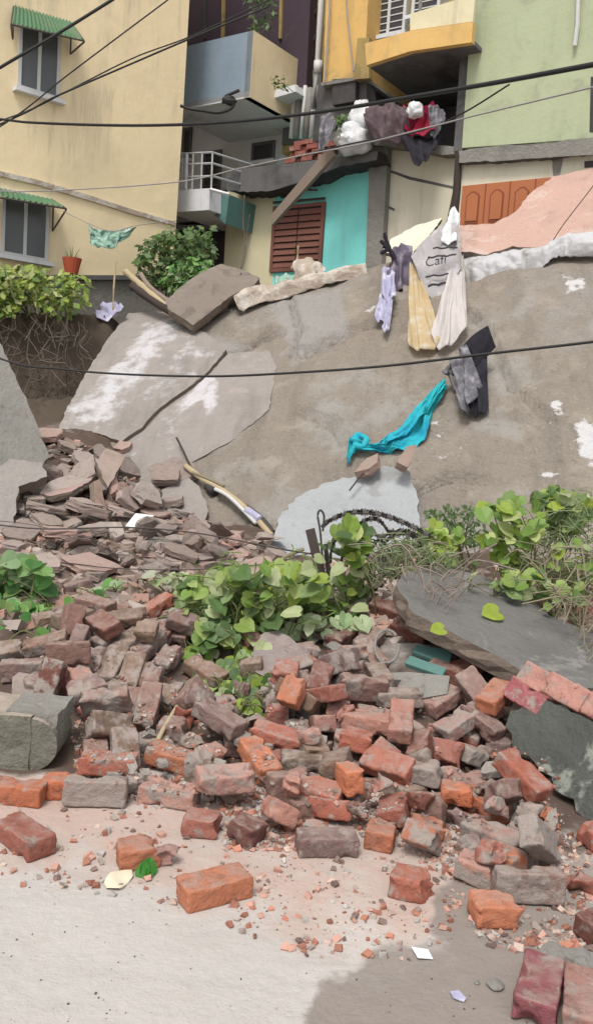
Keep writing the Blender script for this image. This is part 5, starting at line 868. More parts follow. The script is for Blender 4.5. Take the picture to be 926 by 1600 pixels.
for a, b in ((u0+.06, um-.012), (um+.012, u1-.06)):
    def lv(m):
        k = 9
        for i in range(k):
            za = z0+.07+(z1-z0-.14)*i/k; zb = z0+.07+(z1-z0-.14)*(i+.82)/k
            m.hexa([W1.at(a, za, .045), W1.at(b, za, .045), W1.at(b, za, .0), W1.at(a, za, .0), W1.at(a, zb, .02), W1.at(b, zb, .02), W1.at(b, zb, -.01), W1.at(a, zb, -.01)])
    sub(sh, 'shutter', M['shutter'], lv)
sub(sh, 'hood_frame', M['darkmetal'], lambda m: (m.tube([W1.at(um-.05, z1+.02, .05), W1.at(um-.05, z1+.22, .12), W1.at(u1, z1+.12, .3)], .018, 5), m.tube([W1.at(u0, z1+.06, .05), W1.at(u1, z1+.05, .05)], .02, 5)))
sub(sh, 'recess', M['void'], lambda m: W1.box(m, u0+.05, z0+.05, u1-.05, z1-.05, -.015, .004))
def ragslab(W, pts, off, th, mats, parent, name, seed, **k):
    p = [W.pt(x, y, off) for x, y in pts]; return slab_mesh(p, W.n, th, mats, name, parent, org=root_org(parent), seed=seed, **k)
ragslab(W1, [(352,272),(380,262),(440,262),(470,256),(516,250),(590,236),(588,250),(520,262),(470,284),(430,296),(400,300),(355,298)], .45, .55, [M['darkgrey'], M['void']], TH, 'broken_eave', 41, step=.08)
pm('parapet_rubble', M['redbrickwall'], TH, lambda m: [m.hexa([W1.at(u, z, o+.12), W1.at(u+w_, z, o+.12), W1.at(u+w_, z, o), W1.at(u, z, o), W1.at(u, z+h, o+.12), W1.at(u+w_, z+h, o+.12), W1.at(u+w_, z+h, o), W1.at(u, z+h, o)]) for (u, z, w_, h, o) in
    [(W1.sz(442+(i % 5)*13+(i//5)*4, 262-(i//5)*9, .3)[0], W1.sz(470, 262-(i//5)*9, .3)[1], .21, .07, .18+.05*math.sin(i*3)) for i in range(22)]])
pm('green_board', M['tealpaint'], TH, lambda m: W1.slab(m, [(500,262),(580,256),(580,272),(568,260),(500,268)], .1, .06))
# pillar and leaning cream wall
g = W1.pt(580, 440)
e = empty('side_house', (g.x, g.y, 3.4), 'narrow cream house between turquoise house and green house, upper storey open and dark', 'house')
pm('pillar', M['conc'], e, lambda m: W1.slab(m, [(578,222),(606,216),(592,480),(568,480)], .14, .3))
pm('wall', M['cream2'], e, lambda m: W1.slab(m, [(604,216),(640,232),(706,240),(716,250),(716,300),(702,350),(700,480),(590,480)], 0, 2.4))
pm('crack', M['darkgrey'], e, lambda m: (W1.slab(m, [(600,262),(640,276),(712,292),(712,296),(640,281),(600,266)], .004, .02), W1.slab(m, [(600,318),(616,326),(616,330),(600,323)], .004, .02)))
pm('floor_edge', M['conc'], e, lambda m: W1.slab(m, [(575,216),(720,230),(720,240),(690,242),(640,232),(576,226)], .2, 2.4))
pm('back_wall', M['darkgrey'], e, lambda m: W1.slab(m, [(500,60),(760,20),(760,260),(500,260)], -1.5, .3))
pm('side_wall', M['darkgrey'], e, lambda m: m.prism([W1.pt(722,36,.25), W1.pt(737,36,.25), W1.pt(722,236,.25), W1.pt(708,236,.25)], -W1.n*1.8))
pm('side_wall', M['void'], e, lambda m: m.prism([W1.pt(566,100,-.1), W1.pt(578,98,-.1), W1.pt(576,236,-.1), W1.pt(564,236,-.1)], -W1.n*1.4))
# orange upper storey with balcony
oh = empty('orange_house', tuple(W1.pt(600, 120, .2)), 'mustard orange upper storey with grilled window and projecting balcony', 'house')
pm('wall', M['orange'], oh, lambda m: W1.slab(m, [(520,-260),(590,-270),(576,-20),(570,86),(566,118),(504,129),(512,-60)], .2, 1.6))
pm('wall_base', M['conc'], oh, lambda m: W1.slab(m, [(500,129),(568,118),(568,123),(502,134)], .25, 1.6))
pm('corner_post', M['mustard'], oh, lambda m: W1.slab(m, [(558,60),(576,58),(576,122),(552,124)], .32, .12))
pm('balcony', M['orange'], oh, lambda m: (W1.slab(m, [(570,68),(640,48),(640,80),(572,102)], .75, .10), W1.slab(m, [(640,48),(738,34),(736,66),(640,80)], .75, .10)))
pm('balcony_floor', M['darkgrey'], oh, lambda m: W1.slab(m, [(571,94),(737,60),(737,67),(572,102)], .65, 2.1))
pm('balcony_wall', M['cream'], oh, lambda m: W1.slab(m, [(640,22),(742,-10),(738,33.5),(640,47.5)], .73, .06), 'pale yellow parapet panel')
pm('wall', M['mustard'], oh, lambda m: W1.slab(m, [(560,-260),(760,-300),(745,60),(560,90)], -.3, .3), 'mustard rear wall of the balcony')  # rear wall in the darker mustard colour
window(W1, oh, 583, -48, 636, 56, -.26+.04, panes=2, bars=9, glass='void', lab='grilled window with silver bars')
window(W1, oh, 646, -60, 690, 22, -.22, panes=1, bars=7, glass='void', lab='second grilled window partly behind the parapet')
for x in (654, 694, 734):
    pm('baluster', M['conc'], oh, lambda m: m.tube([W1.pt(x, 48-(x-640)*.14, .70), W1.pt(x+5, -45-(x-640)*.14, .70)], .028, 6))
pm('handrail', M['conc'], oh, lambda m: m.tube([W1.pt(640, -20, .70), W1.pt(745, -42, .70)], .03, 6))
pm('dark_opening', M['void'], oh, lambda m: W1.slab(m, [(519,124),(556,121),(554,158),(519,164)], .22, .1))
pm('wall', M['darkgrey'], oh, lambda m: W1.slab(m, [(502,134),(572,122),(572,215),(498,222)], .10, .3), 'grey rough wall under the orange storey')
# green house
gh = empty('green_house', tuple(W1.pt(820, 380, .3)), 'pistachio green house with cream base and brown panelled doors at far side of the yard', 'house')
pm('wall', M['green'], gh, lambda m: W1.slab(m, [(752,-320),(1200,-380),(1200,205),(926,216),(721,231),(737,0)], .3, 5))
ragslab(W1, [(716,236),(760,229),(830,226),(926,214),(1190,200),(1190,226),(926,236),(860,246),(800,250),(716,254)], .42, .5, [M['conc'], M['darkgrey']], gh, 'plinth_ledge', 43, step=.08)
pm('wall', M['cream2'], gh, lambda m: W1.slab(m, [(718,248),(1190,218),(1190,420),(702,430)], .28, 4.5), 'cream ground-floor wall')
pm('stain', M['conc'], gh, lambda m: W1.slab(m, [(862,238),(880,236),(876,262),(872,280),(864,280),(862,262)], .286, .02))
pm('downpipe', M['plastic_pipe'], gh, lambda m: (m.tube([W1.pt(904,-60,.36), W1.pt(901,40,.36), W1.pt(897,72,.36)], .03, 6)))
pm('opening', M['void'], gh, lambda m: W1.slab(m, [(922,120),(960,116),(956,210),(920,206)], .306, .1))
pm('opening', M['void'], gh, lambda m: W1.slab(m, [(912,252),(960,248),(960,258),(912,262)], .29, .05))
u0, z0, u1, z1 = W1.rect(721, 284, 875, 348, .28)
dr = pm('door', M['door'], gh, lambda m: W1.box(m, u0, z0-.4, u1, z1, .2, .31))
k = 4
for i in range(k):
    a = u0+(u1-u0)*i/k+.03; b = u0+(u1-u0)*(i+1)/k-.03
    def pn(m):
        pts = [(a+.05, z0+.02), (b-.05, z0+.02), (b-.05, z1-.16)]+[(a+.05+(b-a-.10)*(1-t/6), z1-.16+.07*math.sin(math.pi*t/6)) for t in range(1, 6)]+[(a+.05, z1-.16)]
        m.prism([W1.at(u, z, .318) for u, z in pts], -W1.n*.02)
        c = [(lerp(u, (a+b)/2, .2), lerp(z, (z0+z1)/2, .14)) for u, z in pts]
        m.prism([W1.at(u, z, .328) for u, z in c], -W1.n*.012, mi=1)
    mb = MB(); pn(mb); part(mb, 'door_panel', [M['door_dark'], M['door']], dr)
    sub(dr, 'door_seam', M['door_dark'], lambda m: W1.box(m, b+.022, z0-.4, b+.038, z1, .30, .316))
# dark strip: painted shade of the gap between cream wall and green house
mb = MB(); mb.tube([W1.pt(716,236,.35), W1.pt(713,300,.3), W1.pt(706,352,.25), W1.pt(700,392,.2)], [.05,.06,.10,.05], 6); tag(mb.build('gap_shade', M['darkwood_gapshade']), 'dark strip painted as shade in the gap beside the brown panelled doors', 'post')
# ---------- grey-white middle house set further back
W2 = Wall(400, 200, 16.6, *D1)
mh = empty('grey_house', tuple(W2.pt(380, 360)), 'set-back grey-white house with dusty blue and mustard balcony box', 'house')
pm('wall', M['white'], mh, lambda m: W2.slab(m, [(240,150),(520,90),(520,440),(240,460)], -.6, 3))
# balcony box with corner towards the viewer
CB = P(393, 100, 15.2); WB = Wall(393, 100, 15.2, *D1); WY = Wall(393, 100, 15.2, .56, .83)
def wq(W, x0, ya, yb, x1): # upright quad from corner
    return None
ct_ = WB.pt(393, 48); cb_ = WB.pt(390, 150)
L1 = WB.sz(262, 110)[0]; L2 = WY.sz(464, 120)[0]
def upr(W, L_, z0, z1, th, m, mi=0, o=0): W.box(m, min(0, L_), z0, max(0, L_), z1, o-th, o, mi)
pm('balcony_face', M['blue'], mh, lambda m: upr(WB, L1, cb_.z, ct_.z, .12, m), 'dusty blue front parapet')
pm('balcony_face', M['yellow'], mh, lambda m: upr(WY, L2, cb_.z-.02, ct_.z, .12, m, o=.003), 'mustard side parapet')
q = [WB.at(0, 0, 0), WB.at(L1, 0, 0), WB.at(L1, 0, 0)-WB.n*2.6, WB.at(0, 0, 0)-WB.n*2.6]
q = [CB, CB+WB.d*L1, CB+WB.d*L1+WY.d*3, CB+WY.d*L2, ]
pm('balcony_floor', M['white'], mh, lambda m: m.prism([Vector((p.x, p.y, cb_.z-.02)) for p in q], (0, 0, .1)))
pm('shutter', M['purple'], mh, lambda m: W2.slab(m, [(240,-320),(500,-330),(478,140),(240,160)], -.1, .2), 'dark plum upper storey behind the balcony')  # plain dark plum back wall of the recess, no shutter leaves
for x in (318, 346, 436):
    pm('mullion', M['void'] if x < 340 else M['mustard'], mh, lambda m: W2.slab(m, [(x+6,-260),(x+10,-260),(x+3,60),(x-1,60)], -.06, .05))
pm('beam', M['whiter'], mh, lambda m: W2.slab(m, [(408,148),(460,132),(462,143),(410,158)], .5, .4))
u0, z0, u1, z1 = W2.rect(394, 222, 430, 252, -.6)
window(W2, mh, 394, 222, 430, 252, -.6, panes=1, glass='void', fr='darkgrey', lab='small square black window')
window(W2, mh, 318, 236, 346, 300, -.6, panes=1, bars=5, glass='void', fr='darkgrey', lab='dark louvred door opening')
window(W2, mh, 286, 200, 300, 250, -.6, panes=1, glass='void', fr='darkgrey', lab='narrow dark opening by the yellow house')
pm('undercroft_shade', M['void'], mh, lambda m: W2.slab(m, [(240,300),(372,296),(360,470),(240,470)], -.5, .3))  # flat dark sheet paints the shade of the void underneath
pm('beam', M['darkgrey'], mh, lambda m: W2.slab(m, [(276,336),(350,330),(350,342),(276,348)], -.3, .2))
pm('beam', M['darkgrey'], mh, lambda m: W2.slab(m, [(276,352),(350,350),(350,358),(276,360)], -.3, .2))
# small railed balcony
W3 = Wall(300, 310, 15.4, *D1)
e = empty('railed_balcony', tuple(W3.pt(300, 330)), 'small white balcony with silver railing beside the yellow house corner', 'balcony')
pm('slab', M['whiter'], e, lambda m: W3.slab(m, [(262,298),(328,294),(327,328),(262,332)], 0, 1.5))
pm('side_panel', M['tealpaint'], e, lambda m: W3.slab(m, [(330,298),(358,304),(352,350),(330,332)], -.3, .9))
pm('edge_strip', M['whiter'], e, lambda m: m.tube([W3.pt(328,296,.02), W3.pt(358,304,-.1)], .03, 4))
for x in (284, 290, 300, 314, 330):
    pm('baluster', M['railing'], e, lambda m: m.tube([W3.pt(x, 296, -.03), W3.pt(x+2, 240, -.03)], .035 if x in (290,) else .016, 6))
for y in (239, 256, 276):
    pm('rail', M['railing'], e, lambda m: m.tube([W3.pt(262, y+2, -.03), W3.pt(332, y-1, -.03), W3.pt(332, y-1, -.03)-W3.n*.9+W3.d*.2], .018, 6))
# stair tower wall, pipes and stacked asbestos pipes on the ledge
st = empty('stair_tower', tuple(W1.pt(485, 230, -.6)), 'narrow stained mustard stair tower with rusty stair rods', 'tower')
pm('wall', M['mustard'], st, lambda m: W1.slab(m, [(484,-260),(530,-270),(502,130),(500,230),(440,240),(456,80),(466,-40)], -.8, 1.5))
pm('panel', M['darkgrey'], st, lambda m: W1.slab(m, [(448,108),(502,100),(500,220),(440,226)], -.75, .05))
pm('rods', M['darkmetal'], st, lambda m: [m.tube([W1.pt(a, b, -.7), W1.pt(c, d_, -.7)], .02, 5) for a, b, c, d_ in ((466,60,500,6),(470,96,502,40),(462,-60,460,120))])
for i, (x, t_) in enumerate(((457,.05),(464,.06),(472,.035),(480,.06),(488,.05))):
    mb = MB(); mb.tube([W1.pt(x-2, 216, -.35+.06*i), W1.pt(x+5, 134+4*(i % 2), -.35+.06*i)], t_, 10)
    tag(mb.build('upright_pipe', M['plastic_pipe'] if i % 2 == 0 else M['conc'], smooth=True), ['thick white pipe nearest the grey house in the upright row','grey pipe second in the upright row','thin white pipe third in the upright row','grey pipe fourth in the upright row','white pipe last in the upright row, by the tall downpipe'][i], 'pipe', 'pipes standing upright on the ledge')
mb = MB(); mb.tube([W1.pt(512,-160,.1), W1.pt(503,-20,.1), W1.pt(497,100,.1), W1.pt(493,112,.1), W1.pt(489,170,.1)], .055, 10); mb.tube([W1.pt(497,96,.1), W1.pt(496,114,.1)], .075, 10)
tag(mb.build('downpipe', M['plastic_pipe'], smooth=True), 'tall white drainpipe between stair tower and orange storey', 'pipe')
mb = MB(); mb.tube([W1.pt(509,-160,.28), W1.pt(515,10,.28), W1.pt(507,126,.28)], .016, 6); mb.tube([W1.pt(536,-160,.28), W1.pt(541,10,.28), W1.pt(552,112,.28)], .012, 6)
tag(mb.build('wall_conduit', M['wire_pale']), 'thin grey conduits running down the orange wall', 'conduit')
# slanting beam in front of the shutters
a_, b_ = W1.pt(427,347,.55), W1.pt(522,238,.75); dd = (b_-a_).normalized(); s_ = dd.cross(W1.n).normalized()
mb = MB(); mb.hexa([a_-s_*.07, a_+s_*.07, b_+s_*.09, b_-s_*.09, a_-s_*.07+W1.n*.08, a_+s_*.07+W1.n*.08, b_+s_*.09+W1.n*.08, b_-s_*.09+W1.n*.08])
tag(mb.build('timber_beam', M['wood']), 'grey timber beam slanting down in front of brown shutters', 'beam')
# ------------------------------------------------------------------ cloth, sheets, cables, plants
def smooth_pts(pts, n):
    out = []
    for i in range(n+1):
        t = i/n*(len(pts)-1); k = min(int(t), len(pts)-2); f = t-k
        p0, p1, p2, p3 = pts[max(k-1, 0)], pts[k], pts[k+1], pts[min(k+2, len(pts)-1)]
        out.append(.5*((2*p1)+(p2-p0)*f+(2*p0-5*p1+4*p2-p3)*f*f+(3*p1-p0-3*p2+p3)*f**3))
    return out
def cloth(name, A, Bp, m, label, cat, amp=.03, freq=6, nu=40, nv=26, seed=1, bulge=0, ragged=.0, parent=None, th=.004):
    """surface between two edges (lists of world points); folds run across from edge to edge"""
    a = smooth_pts([Vector(p) for p in A], nu); b = smooth_pts([Vector(p) for p in Bp], nu); mb = MB(); gr = []
    for i in range(nu+1):
        row = []
        for j in range(nv+1):
            t = j/nv; te = t*(1+ragged*n3(i*.35, seed, 0)*(t)); p = a[i].lerp(b[i], te)
            n = (a[min(i+1, nu)]-a[max(i-1, 0)]).cross(b[i]-a[i]); n = n.normalized() if n.length > 1e-6 else Vector((0, -1, 0))
            if n.dot(CAM-p) < 0: n = -n
            f = amp*(math.sin(i/nu*freq*6.28+2.2*n3(i*.08, j*.06, seed)*2)*(.35+.65*t)+1.3*n3(i*.16, j*.14, seed+5)+.45*n3(i*.4, j*.4, seed+9)-.8*abs(n3(i*.11+j*.13, j*.05-i*.09, seed+2))+.5*abs(n3(i*.25-j*.2, j*.1, seed+3)))
            row.append(p+n*(f+bulge*math.sin(math.pi*t)))
        gr.append(row)
    nrm = Vector((0, .0, 0)); idx = {}
    vs = [p for r in gr for p in r]; k = nv+1
    n0 = Vector((0, th, -th*.3)); m_ = len(vs)
    fs = [(i*k+j, (i+1)*k+j, (i+1)*k+j+1, i*k+j+1) for i in range(nu) for j in range(nv)]
    mb.add(vs+[p+n0 for p in vs], fs+[tuple(x+m_ for x in f[::-1]) for f in fs])
    ring = [(i*k) for i in range(nu+1)]+[nu*k+j for j in range(1, k)]+[i*k+nv for i in range(nu-1, -1, -1)]+[j for j in range(nv-1, 0, -1)]
    kk = 0
    for q in range(len(ring)): mb.f.append((ring[q], ring[(q+1) % len(ring)], ring[(q+1) % len(ring)]+m_, ring[q]+m_)); mb.c.append(None); mb.m.append(0)
    o = mb.build(name, m, smooth=True) if parent is None else part(mb, name, m, parent, smooth=True)
    return tag(o, label, cat) if parent is None else o
def bp(lst, off=.05): return [B(x, y, off) for x, y in lst]
def pp(lst): return [P(*q) for q in lst]
# teal cloth, black garment
e = empty('turquoise_cloth', tuple(B(620, 680, .05)), 'bright turquoise cloth knotted at both ends stretched over the bank', 'cloth')
cloth('sheet', bp([(556,688),(580,693),(610,680),(640,648),(668,616),(696,588)], .14), bp([(560,704),(590,706),(625,702),(664,684),(676,644),(698,606)], .08), M['teal'], None, None, amp=.045, freq=3.5, seed=3, parent=e, nu=70, nv=34)
cloth('upper_fold', bp([(600,684),(640,652),(670,618),(694,590)], .2), bp([(602,696),(640,672),(668,640),(694,602)], .16), M['teal'], None, None, amp=.04, freq=2.5, seed=5, parent=e, nu=50, nv=16)
def knot(pts, r, m, parent, nm='knot'):
    mb = MB(); mb.tube(smooth_pts([Vector(p) for p in pts], 24), [r*(1+.35*n3(i*.6, r*50)) for i in range(25)], 8); return part(mb, nm, m, parent, smooth=True)
cloth('loose_end', bp([(546,682),(556,678),(570,684)], .16), bp([(540,718),(547,720),(556,700)], .12), M['teal'], None, None, amp=.035, freq=2, seed=4, parent=e, nu=20, nv=24)
knot(bp([(552,690),(558,680),(572,686),(566,698),(556,696)], .15), .034, M['teal'], e)
e = empty('black_garment', tuple(B(738, 640, .1)), 'black and mottled grey garment hooked over the cable above the turquoise cloth', 'garment')
Y0_ = B(735, 570, .2).y
def yy(l, Y): return [P(x, y, Y) for x, y in l]
cloth('dark_panel', yy([(722,540),(740,522),(762,508)], Y0_-.05), yy([(724,570),(745,572),(774,542)], Y0_-.08), M['black'], None, None, amp=.02, freq=1.2, nu=20, nv=14, seed=6, parent=e)
cloth('long_panel', yy([(722,556),(740,560),(760,552)], Y0_), bp([(728,642),(744,648),(762,640)], .12), M['black'], None, None, amp=.04, freq=2, nu=24, nv=30, seed=7, parent=e)
cloth('grey_lining', yy([(704,566),(716,548),(728,536)], Y0_-.12), bp([(718,640),(732,640),(752,600)], .22), M['greycloth'], None, None, amp=.05, freq=2, nu=24, nv=30, seed=8, parent=e)
knot(yy([(694,584),(704,572),(714,574),(722,580),(708,584),(698,576)], Y0_-.15), .03, M['greycloth'], e)
knot(yy([(702,578),(708,600),(718,620),(724,634)], Y0_-.15), .018, M['sack'], e, 'strap')
knot(yy([(700,584),(712,612),(720,636),(724,662)], Y0_-.1), .014, M['greycloth'], e, 'strap')
# mesh sacks and printed sack
e = empty('mesh_sack', tuple(B(660, 540, .1)), 'yellowed net sack hanging down the bank under the printed sack', 'sack')
cloth('net', bp([(640,398),(643,400),(647,404),(650,410)], .2), bp([(636,532),(648,546),(664,546),(680,540),(690,520)], .14), M['netyellow'], None, None, amp=.02, freq=3, seed=11, parent=e)
e = empty('mesh_sack', tuple(B(705, 535, .1)), 'white net sack hanging wide down the bank beside the yellowed one', 'sack')
cloth('net', bp([(708,404),(713,400),(718,397),(723,396)], .24), bp([(672,520),(686,544),(704,538),(718,526),(730,510)], .16), M['netwhite'], None, None, amp=.025, freq=3, seed=12, parent=e)
e = empty('printed_sack', tuple(P(685, 440, 11.6)), 'grey printed cement sack with dark lettering hanging from bank top', 'sack')
cloth('sack_sheet', pp([(642,400,11.75),(660,376,11.8),(690,352,11.8),(716,346,11.7)]), pp([(650,420,11.4),(668,462,11.25),(690,468,11.25),(722,412,11.35)]), M['sack'], None, None, amp=.02, freq=2, seed=13, parent=e)
def text_on(txt, px, py, Y, size, rot, m, parent, name='lettering'):
    cu = bpy.data.curves.new(name, 'FONT'); cu.body = txt; cu.size = size; cu.extrude = .002; cu.align_x = 'CENTER'; cu.shear = .25
    t = bpy.data.objects.new('t', cu); col.objects.link(t); bpy.context.view_layer.update()
    me = bpy.data.meshes.new_from_object(t.evaluated_get(bpy.context.evaluated_depsgraph_get())); bpy.data.objects.remove(t)
    o = bpy.data.objects.new(name, me); me.materials.clear(); me.materials.append(m); col.objects.link(o); o.parent = parent
    o.location = P(px, py, Y)-parent.location; o.rotation_euler = (R(72), rot, 0); return o
text_on('Cafi', 680, 414, 11.33, .17, R(-14), M['ink'], e)
for i, (x0, y0_, x1, y1_) in enumerate(((668,402,712,398),(664,432,704,428),(668,446,700,441),(676,388,714,386))):
    mb = MB(); mb.tube([P(lerp(x0, x1, t/6), lerp(y0_, y1_, t/6)+1.2*math.sin(t*2+i), 11.33) for t in range(7)], .011, 4); part(mb, 'print_line', M['ink'], e)
# lilac and mauve bundle
e = empty('lilac_garment', tuple(B(600, 515, .1)), 'lilac-white garment with two dangling tails hanging down the bank', 'garment')
cloth('bodice', bp([(596,420),(604,416),(616,424)], .25), bp([(594,462),(606,470),(618,462)], .2), M['lilac'], None, None, amp=.03, freq=1.5, nu=16, nv=16, seed=14, parent=e)
cloth('tail', bp([(596,452),(602,456),(608,458)], .2), bp([(584,494),(590,502),(600,498)], .16), M['lilac'], None, None, amp=.03, freq=2, nu=16, nv=20, seed=51, parent=e)
cloth('tail', bp([(604,456),(611,458),(616,456)], .2), bp([(597,512),(601,520),(607,512)], .16), M['lilac'], None, None, amp=.03, freq=2, nu=16, nv=20, seed=52, parent=e)
e = empty('mauve_bundle', tuple(B(625, 470, .1)), 'mauve-grey cloth bundle stuffed with black cloth at the bank edge', 'cloth')
cloth('wrap', pp([(612,392,11.8),(624,380,11.8),(644,384,11.8)]), pp([(604,440,11.6),(620,456,11.55),(642,452,11.6)]), M['mauvecloth'], None, None, amp=.05, freq=2, seed=15, parent=e, nu=24)
cloth('lower_fold', pp([(610,440,11.7),(626,450,11.7),(642,440,11.7)]), pp([(612,460,11.6),(624,472,11.6),(638,466,11.6)]), M['black'], None, None, amp=.03, freq=2, seed=16, parent=e, nu=20, nv=12)
for i, (x, y) in enumerate(((600,364),(594,376),(598,384),(594,396))):
    knot(pp([(616,404,11.7),(608,390,11.7),(x,y,11.7)]), .028, M['black'], e, 'frayed_strip')
# plastic sheets along the lip
def lipsheet(top, bot, m, name, label, cat, **k): return cloth(name, pp(top), pp(bot), m, label, cat, **k)
lipsheet([(724,402,11.85),(760,398,11.7),(800,390,11.55),(850,386,11.35),(890,368,11.25),(926,362,11.1),(990,356,10.9)], [(726,448,11.5),(760,442,11.4),(800,430,11.3),(845,420,11.1),(870,400,11.05),(900,402,10.95),(990,400,10.8)], M['tarp'], 'plastic_sheet', 'white-grey plastic sheet bulging along the bank lip under pink slab', 'sheet', amp=.02, freq=2.5, seed=21, bulge=.13, nu=120, nv=30, ragged=.05)
lipsheet([(702,330,11.9),(708,322,11.9),(716,334,11.85)], [(690,378,11.6),(704,382,11.55),(720,376,11.6)], M['bagwhite'], 'plastic_bag', 'pointed white plastic bag standing against the painted dark gap', 'bag', amp=.04, freq=2, seed=22, nu=18, nv=18)
lipsheet([(366,470,12.6),(384,452,12.75),(430,446,12.75),(470,436,12.7),(520,424,12.6),(572,418,12.5)], [(374,486,12.35),(396,476,12.45),(440,466,12.5),(480,456,12.45),(530,440,12.4),(574,430,12.3)], M['tarpbrown'], 'muddy_sheet', 'muddy rolled sheet running along the bank lip below turquoise house', 'sheet', amp=.03, freq=2, seed=23, bulge=.12, nu=70)
lipsheet([(428,432,13.0),(450,428,13.0),(480,432,12.95)], [(430,446,12.8),(452,448,12.75),(484,440,12.7)], M['mint'], 'cloth_scrap', 'pale mint cloth scrap under the brown shutters', 'cloth', amp=.03, freq=3, seed=24, nu=24, nv=10)
lipsheet([(466,412,12.9),(474,402,12.9),(490,404,12.9),(498,414,12.9)], [(462,438,12.7),(474,440,12.7),(488,438,12.7),(500,432,12.7)], M['tarpbrown'], 'slumped_sack', 'slumped brown-white sack sitting before the brown shutters', 'sack', amp=.05, freq=2, seed=25, nu=24, nv=16, bulge=.08)
mb = MB(); mb.tube(pp([(455,420,12.95),(464,406,12.95),(466,384,12.95)]), .02, 6); tag(mb.build('stick', M['bamboo']), 'short tan stick standing beside the slumped sack', 'stick')
# bundles on the upper ledge
def ball(name, px, py, Y, rx, ry, rz, m, label, cat, seed, rough_=.28, parent=None):
    bm = bmesh.new(); bmesh.ops.create_icosphere(bm, subdivisions=4, radius=1)
    for v in bm.verts:
        q = v.co*1.7+Vector((seed, 0, 0)); v.co *= 1+rough_*noise.noise(q)+rough_*.6*abs(noise.noise(q*2.5))-rough_*.3*abs(noise.noise(q*6))
        v.co = Vector((v.co.x*rx, v.co.y*ry, v.co.z*rz))
    for f in bm.faces: f.smooth = True
    o = bmobj(bm, name, m, loc=P(px, py, Y)); return tag(o, label, cat)
ball('white_bundle', 550, 218, 14.2, .30, .25, .22, M['bagwhite'], 'crumpled white plastic bundle on the ledge corner', 'bundle', 3)
ball('white_bundle', 563, 186, 14.3, .17, .2, .28, M['bagwhite'], 'narrow white plastic bundle leaning over the crumpled one', 'bundle', 5)
cloth('netting_heap', pp([(574,180,14.1),(592,164,14.1),(616,160,14.0),(634,170,13.9)]), pp([(578,214,13.8),(596,222,13.7),(620,222,13.7),(642,208,13.7)]), M['plum'], 'plum-brown netting heap beside the white bundles', 'netting', amp=.07, freq=2, seed=37, bulge=.2)
cloth('crimson_cloth', pp([(628,168,13.9),(650,160,13.9),(680,166,13.9)]), pp([(632,204,13.7),(655,214,13.6),(690,200,13.7)]), M['red'], 'crimson cloth hung in the dark upper opening', 'cloth', amp=.06, freq=2.5, seed=31)
ball('grey_bundle', 648, 172, 13.6, .12, .1, .12, M['bagwhite'], 'small pale bundle on the crimson cloth', 'bundle', 9)
cloth('white_trim_cloth', pp([(668,166,13.7),(680,164,13.7),(690,172,13.7)]), pp([(672,214,13.6),(682,212,13.6),(694,188,13.6)]), M['greycloth'], 'mottled grey cloth beside the crimson one', 'cloth', amp=.05, freq=2, seed=32, nu=16, nv=16)
cloth('black_tarpaulin', pp([(624,208,13.7),(650,212,13.7),(690,214,13.7)]), pp([(636,238,13.5),(656,258,13.4),(676,236,13.5)]), M['black'], 'black tarpaulin drooping over top of the cream wall', 'tarpaulin', amp=.05, freq=2, seed=33, nu=24, nv=16)
cloth('white_rag', pp([(500,182,14.0),(514,178,14.0),(524,186,14.0)]), pp([(496,236,13.8),(508,232,13.8),(522,200,13.8)]), M['greycloth'], 'grey-white rag hanging over the brick rubble of the ledge', 'rag', amp=.06, freq=2, seed=34, nu=20, nv=20)
# mint cloth on a line by the yellow house, blue rag, bamboo sticks
e = empty('drying_cloth', tuple(P(175, 385, 13.1)), 'mint and black patterned cloth pegged on a line before the yellow house', 'cloth')
cloth('fabric', pp([(138,348,13.1),(150,358,13.1),(178,360,13.1),(214,354,13.1)]), pp([(142,384,13.05),(158,386,13.05),(180,386,13.05),(212,356,13.1)]), M['mint'], None, None, amp=.03, freq=3, seed=35, parent=e)
def cable(pts, r, m, name, label, cat='cable', n=60, sub_=True):
    mb = MB(); q = smooth_pts([P(*p) for p in pts], n)
    rr = [r]*len(q) if not isinstance(r, tuple) else [lerp(r[0], r[1], i/n) for i in range(n+1)]
    mb.tube(q, rr, 6); return tag(mb.build(name, m, smooth=True), label, cat)
cable([(100,330,13.2),(138,349,13.1),(175,361,13.1),(216,352,13.1),(275,345,14)], .006, M['wire_pale'], 'clothes_line', 'short clothes line carrying the mint cloth', 'line', 24)
cloth('blue_rag', pp([(150,486,12.9),(162,474,12.9),(185,472,12.9)]), pp([(152,500,12.6),(176,496,12.5),(196,482,12.6)]), M['lilac'], 'blue-white rag crumpled on the top corner of whitewashed plate', 'rag', amp=.06, freq=2, seed=36, nu=20, nv=14)
mb = MB(); mb.tube(pp([(176,492,12.7),(178,450,12.7),(181,408,12.75)]), .014, 6); tag(mb.build('thin_pole', M['bamboo']), 'thin pale pole standing in the blue-white rag', 'pole')
for i, (q, r_, lb, m_) in enumerate((([(196,424,12.9),(232,456,12.7),(268,486,12.4)], .05, 'pale split branch sloping to the tipped floor slab', 'bamboo'), ([(206,446,12.8),(240,470,12.6),(290,500,12.2)], .06, 'dark log lying under the pale split branch', 'darkwood_gapshade'), ([(220,428,12.9),(236,450,12.7),(276,480,12.5)], .035, 'thin brown branch crossing between the log and split branch', 'wood'))):
    mb = MB(); mb.tube(smooth_pts(pp(q), 14), [r_*(1+.25*n3(k*.7, i)) for k in range(15)], 8); tag(mb.build('branch', M[m_], smooth=True), lb, 'branch')
